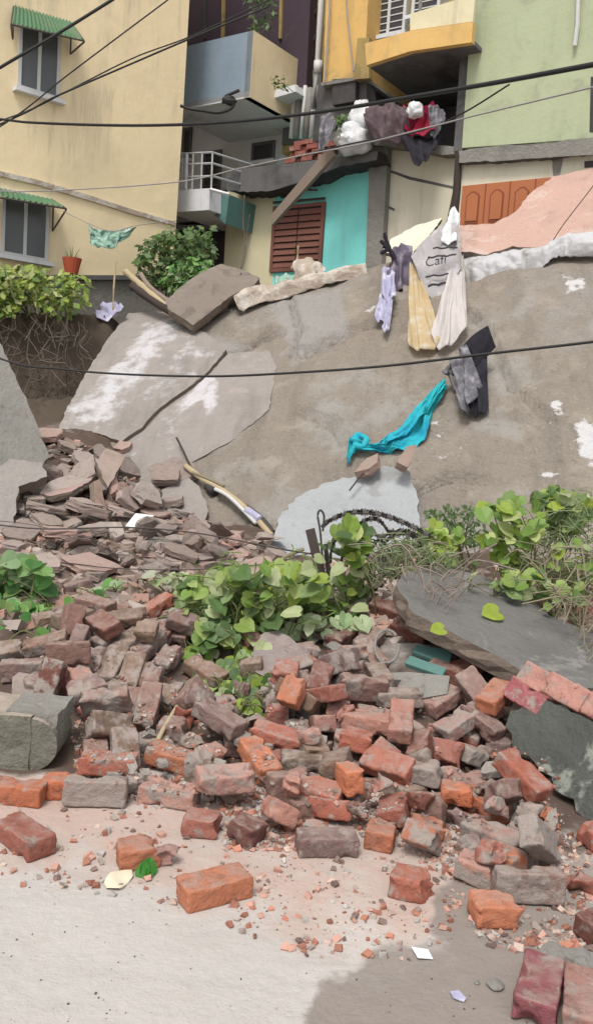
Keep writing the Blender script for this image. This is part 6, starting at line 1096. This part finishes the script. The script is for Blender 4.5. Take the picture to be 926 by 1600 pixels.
# bamboo pole with rags, wood bits on the bank
e = empty('bamboo_pole', tuple(B(360, 775, .05)), 'split bamboo pole with dark rag lashings lying down the bank', 'pole')
def tb(pts, r, m, nm, off=.14): mb = MB(); mb.tube(smooth_pts(bp(pts, off), 20), r, 8); return part(mb, nm, M[m], e, smooth=True)
tb([(290,728),(316,748),(350,768),(392,802),(428,842)], .032, 'bamboo', 'pole'); tb([(336,764),(360,778),(400,818)], .02, 'plastic_pipe', 'lath', .17); tb([(340,756),(380,790),(412,826)], .018, 'wood', 'lath', .12)
tb([(276,684),(286,704),(298,730)], .012, 'darkwood_gapshade', 'twig'); tb([(384,796),(404,812),(424,836)], .055, 'darkmetal', 'lashing', .10); tb([(326,758),(336,768)], .06, 'void', 'lashing', .08); tb([(386,798),(406,812)], .045, 'lilac', 'rag', .16)
def wedge(pts, pl, th, m, label, seed, name='brick_lump', cat='brick lump'): o = pxslab(pts, pl, th, [M[m], M[m]], name, label, cat, seed=seed, step=.04, jit=.006); o.color = (.30,.21,.17,.3); return o
wedge([(553,738),(572,716),(590,708),(590,722),(576,732)], ((553,738,8.15),(590,708,8.4),(590,724,8.15)), .08, 'shard', 'dark brown lump on top of the pale bluish slab', 51, 'plaster_lump', 'lump')
wedge([(620,722),(634,698),(650,694),(644,714),(636,730)], ((620,722,8.1),(650,694,8.4),(640,730,8.1)), .08, 'shard', 'pinkish brown lump at the top corner of pale bluish slab', 52, 'plaster_lump', 'lump')
mb = MB(); mb.tube(pp([(546,766,7.95),(562,745,8.1),(578,728,8.2)]), .008, 5); tag(mb.build('twig', M['darkwood_gapshade']), 'thin dark twig resting on pale bluish slab', 'twig')
mb = MB(); mb.tube(smooth_pts(pp([(236,1186,3.72),(250,1150,3.86),(268,1118,4.02),(284,1092,4.2)]), 12), [.013-.0004*i for i in range(13)], 8); tag(mb.build('bamboo_stick', M['bamboo'], smooth=True), 'thin pale bamboo stick poking out of the brick heap', 'stick')
for i, (q, lb) in enumerate((([(428,886,6.6),(446,870,6.8),(474,858,6.9)], 'bleached stick beside the pale bluish slab'), ([(96,822,7.4),(60,835,7.2),(-10,850,7.0)], 'bleached stick by the tall leaning slab'), ([(350,760,8.0),(330,750,8.2),(300,738,8.3)], 'brown stick under the upper end of bamboo pole'))):
    mb = MB(); mb.tube(smooth_pts(pp(q), 8), .015, 6); tag(mb.build('stick', M['dry']), lb, 'stick')
# cables
cable([(-200,160,9.4),(0,186,8.8),(60,192,8.6),(190,196,8.2),(300,194,7.8),(400,187,7.4),(520,172,7.0),(650,150,6.4),(780,128,5.8),(926,101,5.2),(1150,60,4.6)], (.011,.016), M['cable'], 'power_cable', 'thick black cable sagging across the upper house fronts')
cable([(-200,470,8.0),(0,560,7.8),(100,577,7.7),(200,585,7.6),(330,588,7.4),(450,583,7.2),(600,572,7.0),(760,553,6.8),(926,534,6.6),(1150,505,6.3)], (.009,.012), M['cable'], 'power_cable', 'black cable crossing in front of the bank and garment')
cable([(-120,180,9.5),(0,106,9.5),(85,56,9.5),(175,0,9.5),(300,-80,9.5)], .016, M['cable'], 'power_cable', 'dark cable rising steeply across the upper window')
cable([(-80,250,10.5),(30,178,10.5),(100,122,10.5),(190,54,10.5),(262,0,10.5),(340,-60,10.5)], .008, M['cable'], 'power_cable', 'thin cable rising above the twin cables on the yellow house')
cable([(-80,230,10.8),(36,178,10.8),(85,152,10.8),(200,102,10.8),(298,60,10.8),(420,10,10.8)], .011, M['cable'], 'power_cable', 'lower of the twin cables running up the yellow house')
cable([(-60,210,11),(46,172,11),(110,140,11),(210,90,11),(300,56,11),(420,0,11)], .008, M['cable'], 'power_cable', 'upper of the twin cables running up the yellow house')
cable([(-150,290,9.5),(0,299,9.2),(120,296,9),(280,284,8.6),(380,262,8.2),(470,243,7.8),(560,226,7.4),(650,204,7),(740,181,6.6),(926,136,5.8),(1150,80,5)], .006, M['wire_pale'], 'pale_wire', 'thin pale wire running below the thick black cable')
cable([(480,240,9),(560,222,8.6),(650,206,8.2),(720,178,7.8),(795,132,7.2)], .007, M['cable'], 'thin_cable', 'thin dark wire rising to thick cable across the green house')
cable([(862,378,11.2),(880,350,11.2),(926,290,11.2),(1000,190,11.2)], .006, M['cable'], 'thin_cable', 'thin dark wire over the pink slab')
cable([(-60,812,6.4),(60,826,6.5),(200,824,6.6),(300,832,6.5),(380,846,6.4),(440,858,6.2),(490,866,5.9)], .006, M['rust'], 'fence_wire', 'slack fence wire running over the plaster rubble to iron post', 'wire')
cable([(-60,900,5.9),(80,880,6.0),(180,888,6.1),(300,890,6.0),(420,880,5.9),(492,862,5.85)], .004, M['rust'], 'fence_wire', 'lower fence wire above the leaves', 'wire')
cable([(282,165,12.6),(296,170,12.6),(318,173,12.6),(340,176,12.6),(360,170,12.6),(366,158,12.6),(352,152,12.6),(362,146,12.6),(374,141,12.6)], .022, M['cable'], 'cable_joint', 'loose cable end with a clamp hanging below the blue parapet', 'cable', 40)
ball('cable_clamp', 358, 157, 12.6, .10, .05, .06, M['cable'], 'dark lumpy clamp on the loose cable end', 'clamp', 12)
# iron post and razor wire
e = empty('iron_post', tuple(P(505, 930, 5.7)), 'broken dark iron angle post leaning among the vine leaves', 'post')
q0, q1 = P(516,960,5.6), P(484,830,5.8); mb = MB(); mb.hexa([q0+Vector((-.03,0,0)), q0+Vector((.03,0,0)), q0+Vector((.03,.04,0)), q0+Vector((-.03,.04,0)), q1+Vector((-.03,0,0)), q1+Vector((.03,0,.02)), q1+Vector((.03,.04,.02)), q1+Vector((-.03,.04,0))]); part(mb, 'angle_bar', M['darkwood_gapshade'], e)
mb = MB(); mb.tube(smooth_pts(pp([(504,880,5.7),(500,830,5.7),(496,806,5.7),(500,797,5.7),(506,806,5.7),(504,830,5.7)]), 16), .008, 6); part(mb, 'wire_loop', M['rust'], e)
mb = MB(); mb.tube(pp([(516,960,5.65),(514,900,5.7),(508,850,5.7)]), .016, 6); part(mb, 'rod', M['rust'], e)
e = empty('razor_wire', tuple(P(590, 900, 5.7)), 'coiled rusty razor wire arching over the plants beside iron post', 'wire coil')
def arc(pts, nm, barbs=True, r=.009):
    q = smooth_pts(pp(pts), 60); mb = MB(); mb.tube(q, r, 5)
    if barbs:
        for i in range(1, 60):
            t = (q[i]-q[i-1]).normalized(); a = t.cross(Vector((0, 0, 1))).normalized()*.028*(1 if i % 2 else -1)+Vector((0, 0, .024*(1 if i % 3 else -1)))
            mb.add([q[i]+t*.012, q[i]+a+t*.004, q[i]-t*.012, q[i]-a*.8], [(0,1,2,3)])
            mb.add([q[i]+t*.012+Vector((0,.002,0)), q[i]+a+t*.004+Vector((0,.002,0)), q[i]-t*.012+Vector((0,.002,0)), q[i]-a*.8+Vector((0,.002,0))], [(3,2,1,0)])
    part(mb, nm, M['rust'], e)
arc([(502,822,5.75),(530,806,5.75),(562,801,5.7),(600,806,5.65),(636,820,5.6),(672,838,5.55)], 'coil_strand')
arc([(506,818,5.8),(540,803,5.8),(575,800,5.8),(620,812,5.8),(668,834,5.8)], 'coil_strand')
arc([(516,880,5.6),(520,850,5.6),(545,826,5.6),(580,830,5.6),(610,866,5.6),(618,905,5.6)], 'coil_strand')
arc([(560,890,5.5),(584,850,5.6),(620,830,5.7),(655,840,5.7),(690,880,5.7)], 'coil_strand'); arc([(530,890,5.9),(540,850,5.9),(562,818,5.9),(590,812,5.9),(612,840,5.9)], 'coil_strand')
arc([(598,900,5.5),(596,860,5.6),(616,836,5.6),(650,842,5.6),(676,900,5.6)], 'coil_strand')
e = empty('wire_hoop', tuple(P(604, 1036, 4.65)), 'pale wire hoop lying in the dark gap under grey slab', 'hoop')
mb = MB(); mb.tube([P(604+19*math.cos(t*.35), 1010+26*math.sin(t*.35), 4.7-.1*math.sin(t*.35)) for t in range(17)], .008, 6); part(mb, 'hoop', M['conc'], e)
# ------------------------------------------------------------------ plants
GREENS = dict(v=[(.18,.29,.06),(.27,.38,.09),(.38,.47,.16),(.10,.18,.05),(.46,.52,.28),(.22,.31,.12),(.12,.20,.07),(.33,.42,.07)], p=[(.42,.52,.30),(.50,.56,.36),(.30,.42,.20)], y=[(.32,.42,.07),(.24,.36,.06),(.42,.48,.18),(.15,.25,.05),(.2,.32,.08)],
 b=[(.10,.26,.06),(.15,.33,.08),(.22,.40,.12),(.07,.18,.05),(.33,.46,.24),(.18,.28,.08)], d=[(.05,.10,.03),(.08,.15,.04),(.11,.19,.06),(.15,.22,.09)], u=[(.30,.40,.07),(.38,.46,.10),(.20,.30,.06),(.12,.20,.05),(.44,.48,.2)])
def heart(mb, p, n, tipdir, s, c, r):
    n = n.normalized(); t = (tipdir-n*tipdir.dot(n)); t = t.normalized() if t.length > .01 else n.orthogonal().normalized(); b = n.cross(t)
    out = [(0,-.38),(.20,-.50),(.42,-.38),(.52,-.08),(.42,.22),(.19,.44),(0,.58),(-.19,.44),(-.42,.22),(-.52,-.08),(-.42,-.38),(-.20,-.50)]
    mid = [(0,-.3,0),(0,.0,.03),(0,.3,0),(0,.58,-.12)]
    curl = r.uniform(-.05, .28); w_ = r.uniform(.8, 1.05)
    V = lambda x, y, z=0: p+b*(x*s*w_)+t*(y*s)+n*((z+.18*abs(x)*.9-curl*(y*y)+.03*math.sin(7*y+5*x))*s)
    k = len(mb.v); vs = [V(x, y) for x, y in out]+[V(0,-.05,-.02), V(0,.28,-.02)]
    fs = [(0,1,2,12),(2,3,12),(3,4,13,12),(4,5,13),(5,6,13),(0,12,10,11),(10,12,9),(9,12,13,8),(8,13,7),(7,13,6)]
    mb.add(vs, fs, c)
def plant(name, label, cat, regions, n, size, pal, Y, dY=.15, kind='heart', stems=10, seed=1, group=None, up_=.5, lift=0, stemc='stem', ground=None, srad=.004):
    """leaves spread through a volume around the given outline, held on stems rising from the ground below"""
    r = random.Random(seed); xs_ = [p[0] for p in regions]; ys_ = [p[1] for p in regions]
    base = P(sum(xs_)/len(xs_), max(ys_), Y); e = empty(name, tuple(base), label, cat, group); mb = MB(); sb = MB(); k = 0; cl = []
    while k < n:
        x, y = r.uniform(min(xs_), max(xs_)), r.uniform(min(ys_), max(ys_))
        if not inpoly(x, y, regions) or n3(x*.03, y*.03, seed)+r.uniform(-.35, .6) < -.12: continue
        p = P(x, y, Y+r.uniform(-dY, dY)-.0*k)
        h = H(p.x, p.y)
        if p.z < h+.02: p = G(x, y, .03)
        nn = Vector((r.gauss(0, .45), r.gauss(-.55, .4), r.gauss(up_+.35, .35))); td = Vector((r.gauss(0, .8), r.gauss(-.4, .5), -.55))
        c = r.choice(GREENS[pal] if isinstance(pal, str) else pal); j = r.uniform(.8, 1.15); c = tuple(q*j for q in c); s = size*r.uniform(.6, 1.15)
        if kind == 'heart': heart(mb, p, nn, td, s, c, r)
        elif kind == 'small':
            t = td.normalized(); b = nn.cross(t).normalized(); mb.add([p, p+t*s*.5+b*s*.28, p+t*s, p+t*s*.5-b*s*.28], [(0,1,2,3)], c)
        elif kind == 'blade':
            t = Vector((r.gauss(0, .5), r.gauss(-.2, .3), 1)).normalized(); b = Vector((1, .3, 0))*.05*s; q = [p, p+t*s*.5, p+t*s+Vector((r.gauss(0, .25), -.1, -.15))*s]
            mb.add([q[0]-b, q[0]+b, q[1]+b, q[2], q[1]-b], [(0,1,2,4),(4,2,3)], c)
        cl.append(p); k += 1
    part(mb, 'leaves', M['leaf'], e, fix=False)
    for i in range(stems):
        p = r.choice(cl); b0 = Vector((lerp(p.x, base.x, .5)+r.gauss(0, .15), p.y+r.uniform(-.05, .12), 0)); b0.z = H(b0.x, b0.y) if ground is None else ground
        if b0.z > p.z: b0.z = p.z-.1
        m1 = b0.lerp(p, .5)+Vector((r.gauss(0, .07), r.gauss(0, .05), .06)); sb.tube(smooth_pts([b0, m1, p], 8), [srad*(1.6-.1*j) for j in range(9)], 5)
        for _ in range(2):
            q = min((r.choice(cl) for _ in range(8)), key=lambda c_: (c_-m1).length); sb.tube(smooth_pts([m1, m1.lerp(q, .5)+Vector((0, 0, .03)), q], 6), srad*.6, 4)
    part(sb, 'stems', M[stemc], e); return e
HL = .112
plant('trailing_vine', 'heart-leaved vine heaped over crest, widest mass left of the iron post', 'vine', [(282,915),(330,900),(390,892),(440,880),(500,884),(505,930),(470,960),(420,985),(385,1010),(350,1010),(300,985),(275,950)], 290, HL, 'v', 5.25, .38, stems=30, seed=41)
plant('trailing_vine', 'drooping vine strand hanging down over bricks beneath the main vine mass', 'vine', [(285,975),(370,985),(410,1010),(425,1050),(420,1085),(380,1095),(330,1085),(308,1060),(290,1020)], 130, HL*.95, 'v', 4.85, .12, stems=10, seed=42)
plant('trailing_vine', 'pale leaf tuft of vine touching the dark mauve brick', 'vine', [(366,1085),(430,1085),(440,1120),(395,1125),(370,1112)], 7, HL*.9, 'y', 4.5, .06, stems=3, seed=43)
plant('trailing_vine', 'upright vine shoots behind iron post under razor wire', 'vine', [(500,850),(550,812),(575,830),(580,900),(560,960),(520,985),(480,980),(470,930)], 85, HL*.95, 'v', 5.6, .25, stems=14, seed=44)
plant('trailing_vine', 'three tall yellow-green leaves inside the razor wire coil', 'vine', [(536,818),(566,812),(572,850),(566,890),(542,890)], 12, HL*1.2, 'y', 5.5, .06, stems=3, seed=45, up_=.0)
plant('trailing_vine', 'vine leaves hanging over the pale concrete plank', 'vine', [(440,985),(500,960),(560,955),(570,975),(520,990),(470,1015)], 16, HL*1.1, 'p', 5.0, .12, stems=5, seed=46)
plant('trailing_vine', 'single vine leaf fallen by the bitten red brick', 'leaf', [(486,1098),(522,1094),(520,1132),(488,1134)], 5, HL*.85, 'p', 4.35, .03, stems=2, seed=47)
plant('trailing_vine', 'whitish leaves in a short row on the crest behind the mossy slab', 'vine', [(225,896),(290,896),(290,920),(280,985),(266,980),(262,920),(225,916)], 18, HL*.8, [(.42,.48,.30),(.34,.44,.2),(.5,.54,.4)], 5.6, .12, stems=5, seed=48)
plant('broad_leaf_plant', 'bright green broad-leaved plant cut by the frame beside mossy crest', 'plant', [(-30,876),(40,872),(80,900),(96,940),(70,966),(30,985),(-30,990)], 95, HL*1.15, 'b', 5.5, .22, stems=12, seed=49)
plant('broad_leaf_plant', 'small row of broad yellow-green leaves on the mossy crest slab', 'plant', [(84,960),(120,932),(165,912),(185,920),(160,946),(110,972)], 15, HL*1.1, 'b', 5.7, .08, stems=5, seed=50)
plant('broad_leaf_plant', 'two small leaves sprouting in front of the mossy crest slab', 'plant', [(56,988),(88,980),(90,1014),(62,1016)], 7, HL*.9, 'b', 5.2, .05, stems=2, seed=51)
plant('climbing_shrub', 'yellow-green shrub with broad leaves below whitewash spots at the bank foot', 'shrub', [(748,800),(780,780),(830,780),(850,810),(832,850),(838,915),(800,925),(775,880),(752,850)], 105, HL*1.0, 'y', 5.6, .22, stems=14, seed=52)
plant('climbing_shrub', 'hazy green shrub top rising highest against the bank', 'shrub', [(826,778),(870,762),(912,775),(926,800),(900,830),(850,836)], 130, HL*.95, 'v', 6.2, .35, stems=12, seed=53)
plant('climbing_shrub', 'loose leafy shrub trailing over straw stalks at the frame edge', 'shrub', [(850,860),(900,840),(960,840),(960,960),(900,940),(860,910)], 45, HL*.8, 'v', 5.7, .25, stems=10, seed=58)
plant('climbing_shrub', 'small leafy shrub with pale cream leaf clump beside razor wire', 'shrub', [(655,822),(700,815),(728,835),(722,860),(690,885),(660,870)], 30, HL*.9, 'y', 5.7, .12, stems=8, seed=54)
plant('climbing_shrub', 'dark fine-leaved bush low against the bank between two leafy shrubs', 'shrub', [(660,800),(700,785),(756,790),(760,850),(700,850)], 420, .05, 'd', 6.8, .3, kind='small', stems=16, seed=55)
_p, _n, _ = slab_pts('grey_slab'); r = random.Random(8)
for x, y, sz_, lb in ((768,958,.125,'round yellow-green leaf lying on long grey cement slab'), (684,984,.09,'small yellow leaf at lower edge of long grey cement slab')):
    q = hit(x, y, _p[0]+_n*.03, _n); e = empty('fallen_leaf', tuple(q), lb, 'leaf'); mb = MB(); heart(mb, q, _n+Vector((.1,-.5,.1)), Vector((-.6,-.1,-.3)), sz_, (.33,.42,.06), r); part(mb, 'blade', M['leaf'], e, fix=False)
def stalks(name, label, cat, reg, n, ln, m, Y, seed, group=None, rr=.003, dY=.2, lean=.5, tip=-.25):
    r = random.Random(seed); mb = MB(); xs_ = [p[0] for p in reg]; ys_ = [p[1] for p in reg]; k = 0
    while k < n:
        x, y = r.uniform(min(xs_), max(xs_)), r.uniform(min(ys_), max(ys_))
        if not inpoly(x, y, reg): continue
        p = P(x, y, Y+r.uniform(-dY, dY)); h = H(p.x, p.y); p.z = max(p.z, h)
        q = p+Vector((r.gauss(0, lean), r.gauss(0, .3), r.uniform(.3, 1)))*ln*r.uniform(.4, 1); m1 = p.lerp(q, .5)+Vector((r.gauss(0, .15), 0, r.uniform(-.05, .2)))*ln
        mb.tube(smooth_pts([p, m1, q+Vector((r.gauss(0, .2), 0, tip))*ln], 7), rr*r.uniform(.6, 1.4), 4); k += 1
    return tag(mb.build(name, M[m]), label, cat, group)
M['grassy'] = plain('grey_green_grass', (.20,.24,.12)); M['greenstem'] = plain('fresh_green_stalk', (.16,.24,.06))
stalks('dry_weeds', 'grey-green feathery weeds under the razor wire', 'weeds', [(585,870),(640,850),(700,880),(700,905),(620,905),(575,925)], 230, .30, 'grassy', 5.6, 61)
stalks('dry_weeds', 'dry straw-coloured stalks at the frame edge over long grey slab', 'weeds', [(838,880),(926,850),(960,900),(960,1040),(905,1040),(870,960)], 90, .34, 'dry', 4.95, 62, rr=.0035)
stalks('dry_weeds', 'grey-green weeds between yellow-green shrub and straw stalks', 'weeds', [(826,820),(926,800),(960,880),(926,960),(850,930)], 260, .32, 'grassy', 5.9, 63)
stalks('dry_weeds', 'thin brown twigs tangled on upper end of long grey slab', 'weeds', [(620,890),(720,885),(740,950),(700,990),(640,960)], 26, .42, 'wood', 5.0, 64, rr=.004)
stalks('dry_weeds', 'green stalks rising through main vine mass', 'weeds', [(300,900),(500,880),(500,980),(320,1000)], 90, .28, 'greenstem', 5.2, 65)
stalks('dry_weeds', 'brown straw tangled in plaster rubble above bright green leaves', 'weeds', [(60,850),(240,850),(240,900),(60,900)], 40, .28, 'root', 6.9, 66, lean=1.4)
stalks('hanging_roots', 'dry grey roots hanging on the dark earth gully wall', 'roots', [(-10,488),(130,488),(150,520),(120,600),(60,640),(10,560)], 130, -.7, 'root', 12.0, 67, rr=.006, lean=.10, dY=.2, tip=.0)
plant('bougainvillea_bush', 'yellow-green bush spilling over the gully wall below lower awning', 'bush', [(-60,400),(40,410),(90,416),(135,430),(142,470),(110,492),(60,486),(20,490),(-60,490)], 900, .16, 'u', 12.4, .45, kind='small', stems=20, seed=71, ground=2.7, srad=.01)
plant('garden_bush', 'dark green bush in the corner between yellow house and tipped slab', 'bush', [(222,380),(250,362),(300,352),(332,352),(336,400),(322,420),(262,450),(228,440),(214,410)], 800, .13, 'd', 13.6, .4, kind='small', stems=20, seed=72, ground=3.2, srad=.01)
plant('garden_bush', 'light green fern-like bush in front of the dark corner bush', 'bush', [(252,418),(300,400),(330,404),(318,424),(290,440),(262,450),(250,440)], 300, .13, 'b', 13.2, .25, kind='small', stems=10, seed=73, ground=3.1, srad=.008)
plant('garden_bush', 'thin pale climbing twigs with sparse leaves by the house corner', 'bush', [(250,360),(268,352),(278,380),(262,400),(246,385)], 50, .10, 'u', 13.9, .2, kind='small', stems=14, seed=74, ground=3.4)
plant('climbing_shrub', 'vine leaves drooping over the upper edge of long grey slab', 'vine', [(700,880),(760,880),(850,900),(900,930),(890,960),(830,940),(770,915)], 42, HL*.8, 'v', 5.25, .12, stems=10, seed=59)
e = empty('flower_pot', tuple(P(112, 428, 13.0)), 'red pot with a small spiky plant hung before the yellow house', 'plant pot')
bm = bmesh.new(); bmesh.ops.create_cone(bm, cap_ends=True, segments=16, radius1=.09, radius2=.14, depth=.22)
for v in bm.verts: v.co.z += .11
bmobj(bm, 'pot', M['pot'], e)
r = random.Random(5); mb = MB()
for i in range(16):
    a = r.uniform(0, 6.28); p = P(112, 412, 13.0); q = p+Vector((math.cos(a)*.12, math.sin(a)*.1, r.uniform(.08, .26))); b = Vector((.012, 0, 0)); mb.add([p-b, p+b, q], [(0,1,2)], (.12,.2,.07))
part(mb, 'leaves', M['leaf'], e, fix=False)
plant('balcony_plant', 'leafy potted plant behind blue and mustard parapet', 'plant', [(376,-10),(420,-20),(432,20),(420,46),(392,44)], 120, .13, 'd', 15.9, .25, kind='small', stems=8, seed=75, ground=P(400,60,15.9).z)
plant('balcony_plant', 'small plant drooping at the mustard parapet foot', 'plant', [(424,118),(446,116),(448,140),(428,142)], 36, .10, 'd', 15.3, .08, kind='small', stems=3, seed=76, ground=P(436,140,15.3).z)
plant('ledge_plant', 'olive plant growing on the ledge beside white bundles', 'plant', [(508,180),(540,176),(545,205),(520,210)], 90, .12, 'd', 14.2, .15, kind='small', stems=6, seed=77, ground=P(520,215,14.2).z)
cable([(376,428,12.9),(384,390,14.2),(380,350,14.4),(382,305,14.4)], .01, M['root'], 'dry_climber', 'dry climber stem on the cream wall part', 'climber', 16)
cable([(376,420,13.9),(384,376,14.4),(390,335,14.4)], .008, M['root'], 'dry_climber', 'second thinner dry climber stem branching on the cream wall', 'climber', 16)
# small things on the road
g = G(183, 1372, .0); e = empty('leaf_scrap', tuple(g), 'cream curled leaf or husk lying beside the orange half brick', 'husk')
cloth('husk', [G(163,1378,.01), G(175,1362,.02), G(206,1358,.01)], [G(166,1388,.005), G(190,1388,.008), G(208,1370,.004)], plain('pale_husk', (.66,.60,.45)), None, None, amp=.004, freq=1.5, nu=12, nv=8, parent=e, th=.001)
g = G(228, 1362, 0); e = empty('green_leaf', tuple(g), 'snapped glossy green leaf lying by the orange half brick', 'leaf'); mb = MB(); r = random.Random(3)
for dx, dy_, s in ((-4,0,.06),(4,-4,.065),(6,2,.04)): heart(mb, G(228+dx, 1360+dy_, .02), Vector((dx*.1, -.6, .5)), Vector((dx*.1, .1, 1)), s, (.05,.22,.03), r)
part(mb, 'blade', M['leaf'], e, fix=False)
g = G(658, 1490, 0); mb = MB(); mb.prism([G(642,1480,.006), G(668,1484,.012), G(676,1499,.004), G(652,1497,.008)], (0, 0, .002)); tag(mb.build('paper_scrap', M['paperw']), 'small white patterned paper scrap at the edge of wet patch', 'paper')
g = G(718, 1556, 0); mb = MB(); mb.prism([G(702,1550,.004), G(716,1548,.014), G(728,1560,.01), G(724,1566,.004), G(708,1560,.006)], (0, 0, .002)); tag(mb.build('wrapper', M['lilac']), 'tiny lilac wrapper lying on the wet road', 'wrapper')
g = G(772, 1542, 0)
for i, (x, y, s) in enumerate(((772,1538,.05),(745,1535,.018),(868,1490,.09),(905,1500,.10))):
    bm = bmesh.new(); bmesh.ops.create_icosphere(bm, subdivisions=3, radius=s*.5)
    for v in bm.verts: v.co *= 1+.3*noise.noise(v.co*30+Vector((i, 0, 0))); v.co.z *= .45
    o = bmobj(bm, 'stone', M['conc'], loc=G(x, y, s*.16)); tag(o, ['rounded grey stone on wet road before the closest brick','pebble left alone beside the rounded grey stone','flat cement piece behind the closest pink brick','flat cement piece nearer the frame edge behind closest bricks'][i], 'stone')
# ------------------------------------------------------------------ light, sky, camera
w = bpy.data.worlds.new('World'); sc.world = w; w.use_nodes = True
N = w.node_tree.nodes; L = w.node_tree.links; sky = N.new('ShaderNodeTexSky'); sky.sky_type = 'NISHITA'; sky.sun_disc = False
SE, SR = R(58), R(200)
sky.sun_elevation = SE; sky.sun_rotation = SR; sky.air_density = 1.0; sky.dust_density = 3.0; sky.ozone_density = .6
hs = N.new('ShaderNodeHueSaturation'); hs.inputs['Saturation'].default_value = .22
L.new(sky.outputs[0], hs.inputs['Color']); L.new(hs.outputs[0], N['Background'].inputs[0]); N['Background'].inputs[1].default_value = .135
ld = bpy.data.lights.new('sun', 'SUN'); ld.energy = 1.55; ld.angle = R(16); ld.color = (1, .95, .88)
lo = bpy.data.objects.new('sun', ld); col.objects.link(lo)
d = Vector((math.sin(SR)*math.cos(SE), math.cos(SR)*math.cos(SE), math.sin(SE))); lo.rotation_euler = d.to_track_quat('Z', 'Y').to_euler(); lo.location = d*30
cd = bpy.data.cameras.new('camera'); co = bpy.data.objects.new('camera', cd); col.objects.link(co); sc.camera = co
cd.sensor_fit = 'VERTICAL'; cd.sensor_height = 36; cd.lens = 36*F/1600; cd.clip_start = .05; cd.clip_end = 3000
fwd = Vector((0, cp, sp)); up = Vector((0, -sp, cp)); rt = Vector((1, 0, 0))
X = rt*cr + up*sr; Y = rt*-sr + up*cr      # image right / image up
co.matrix_world = Matrix(((X.x, Y.x, -fwd.x, CAM.x), (X.y, Y.y, -fwd.y, CAM.y), (X.z, Y.z, -fwd.z, CAM.z), (0, 0, 0, 1)))
sc.view_settings.view_transform = 'Standard'; sc.view_settings.look = 'None'; sc.view_settings.exposure = .45; sc.view_settings.gamma = 1
sc.cycles.use_denoising = True; sc.cycles.max_bounces = 6; sc.cycles.diffuse_bounces = 3; sc.cycles.transparent_max_bounces = 8
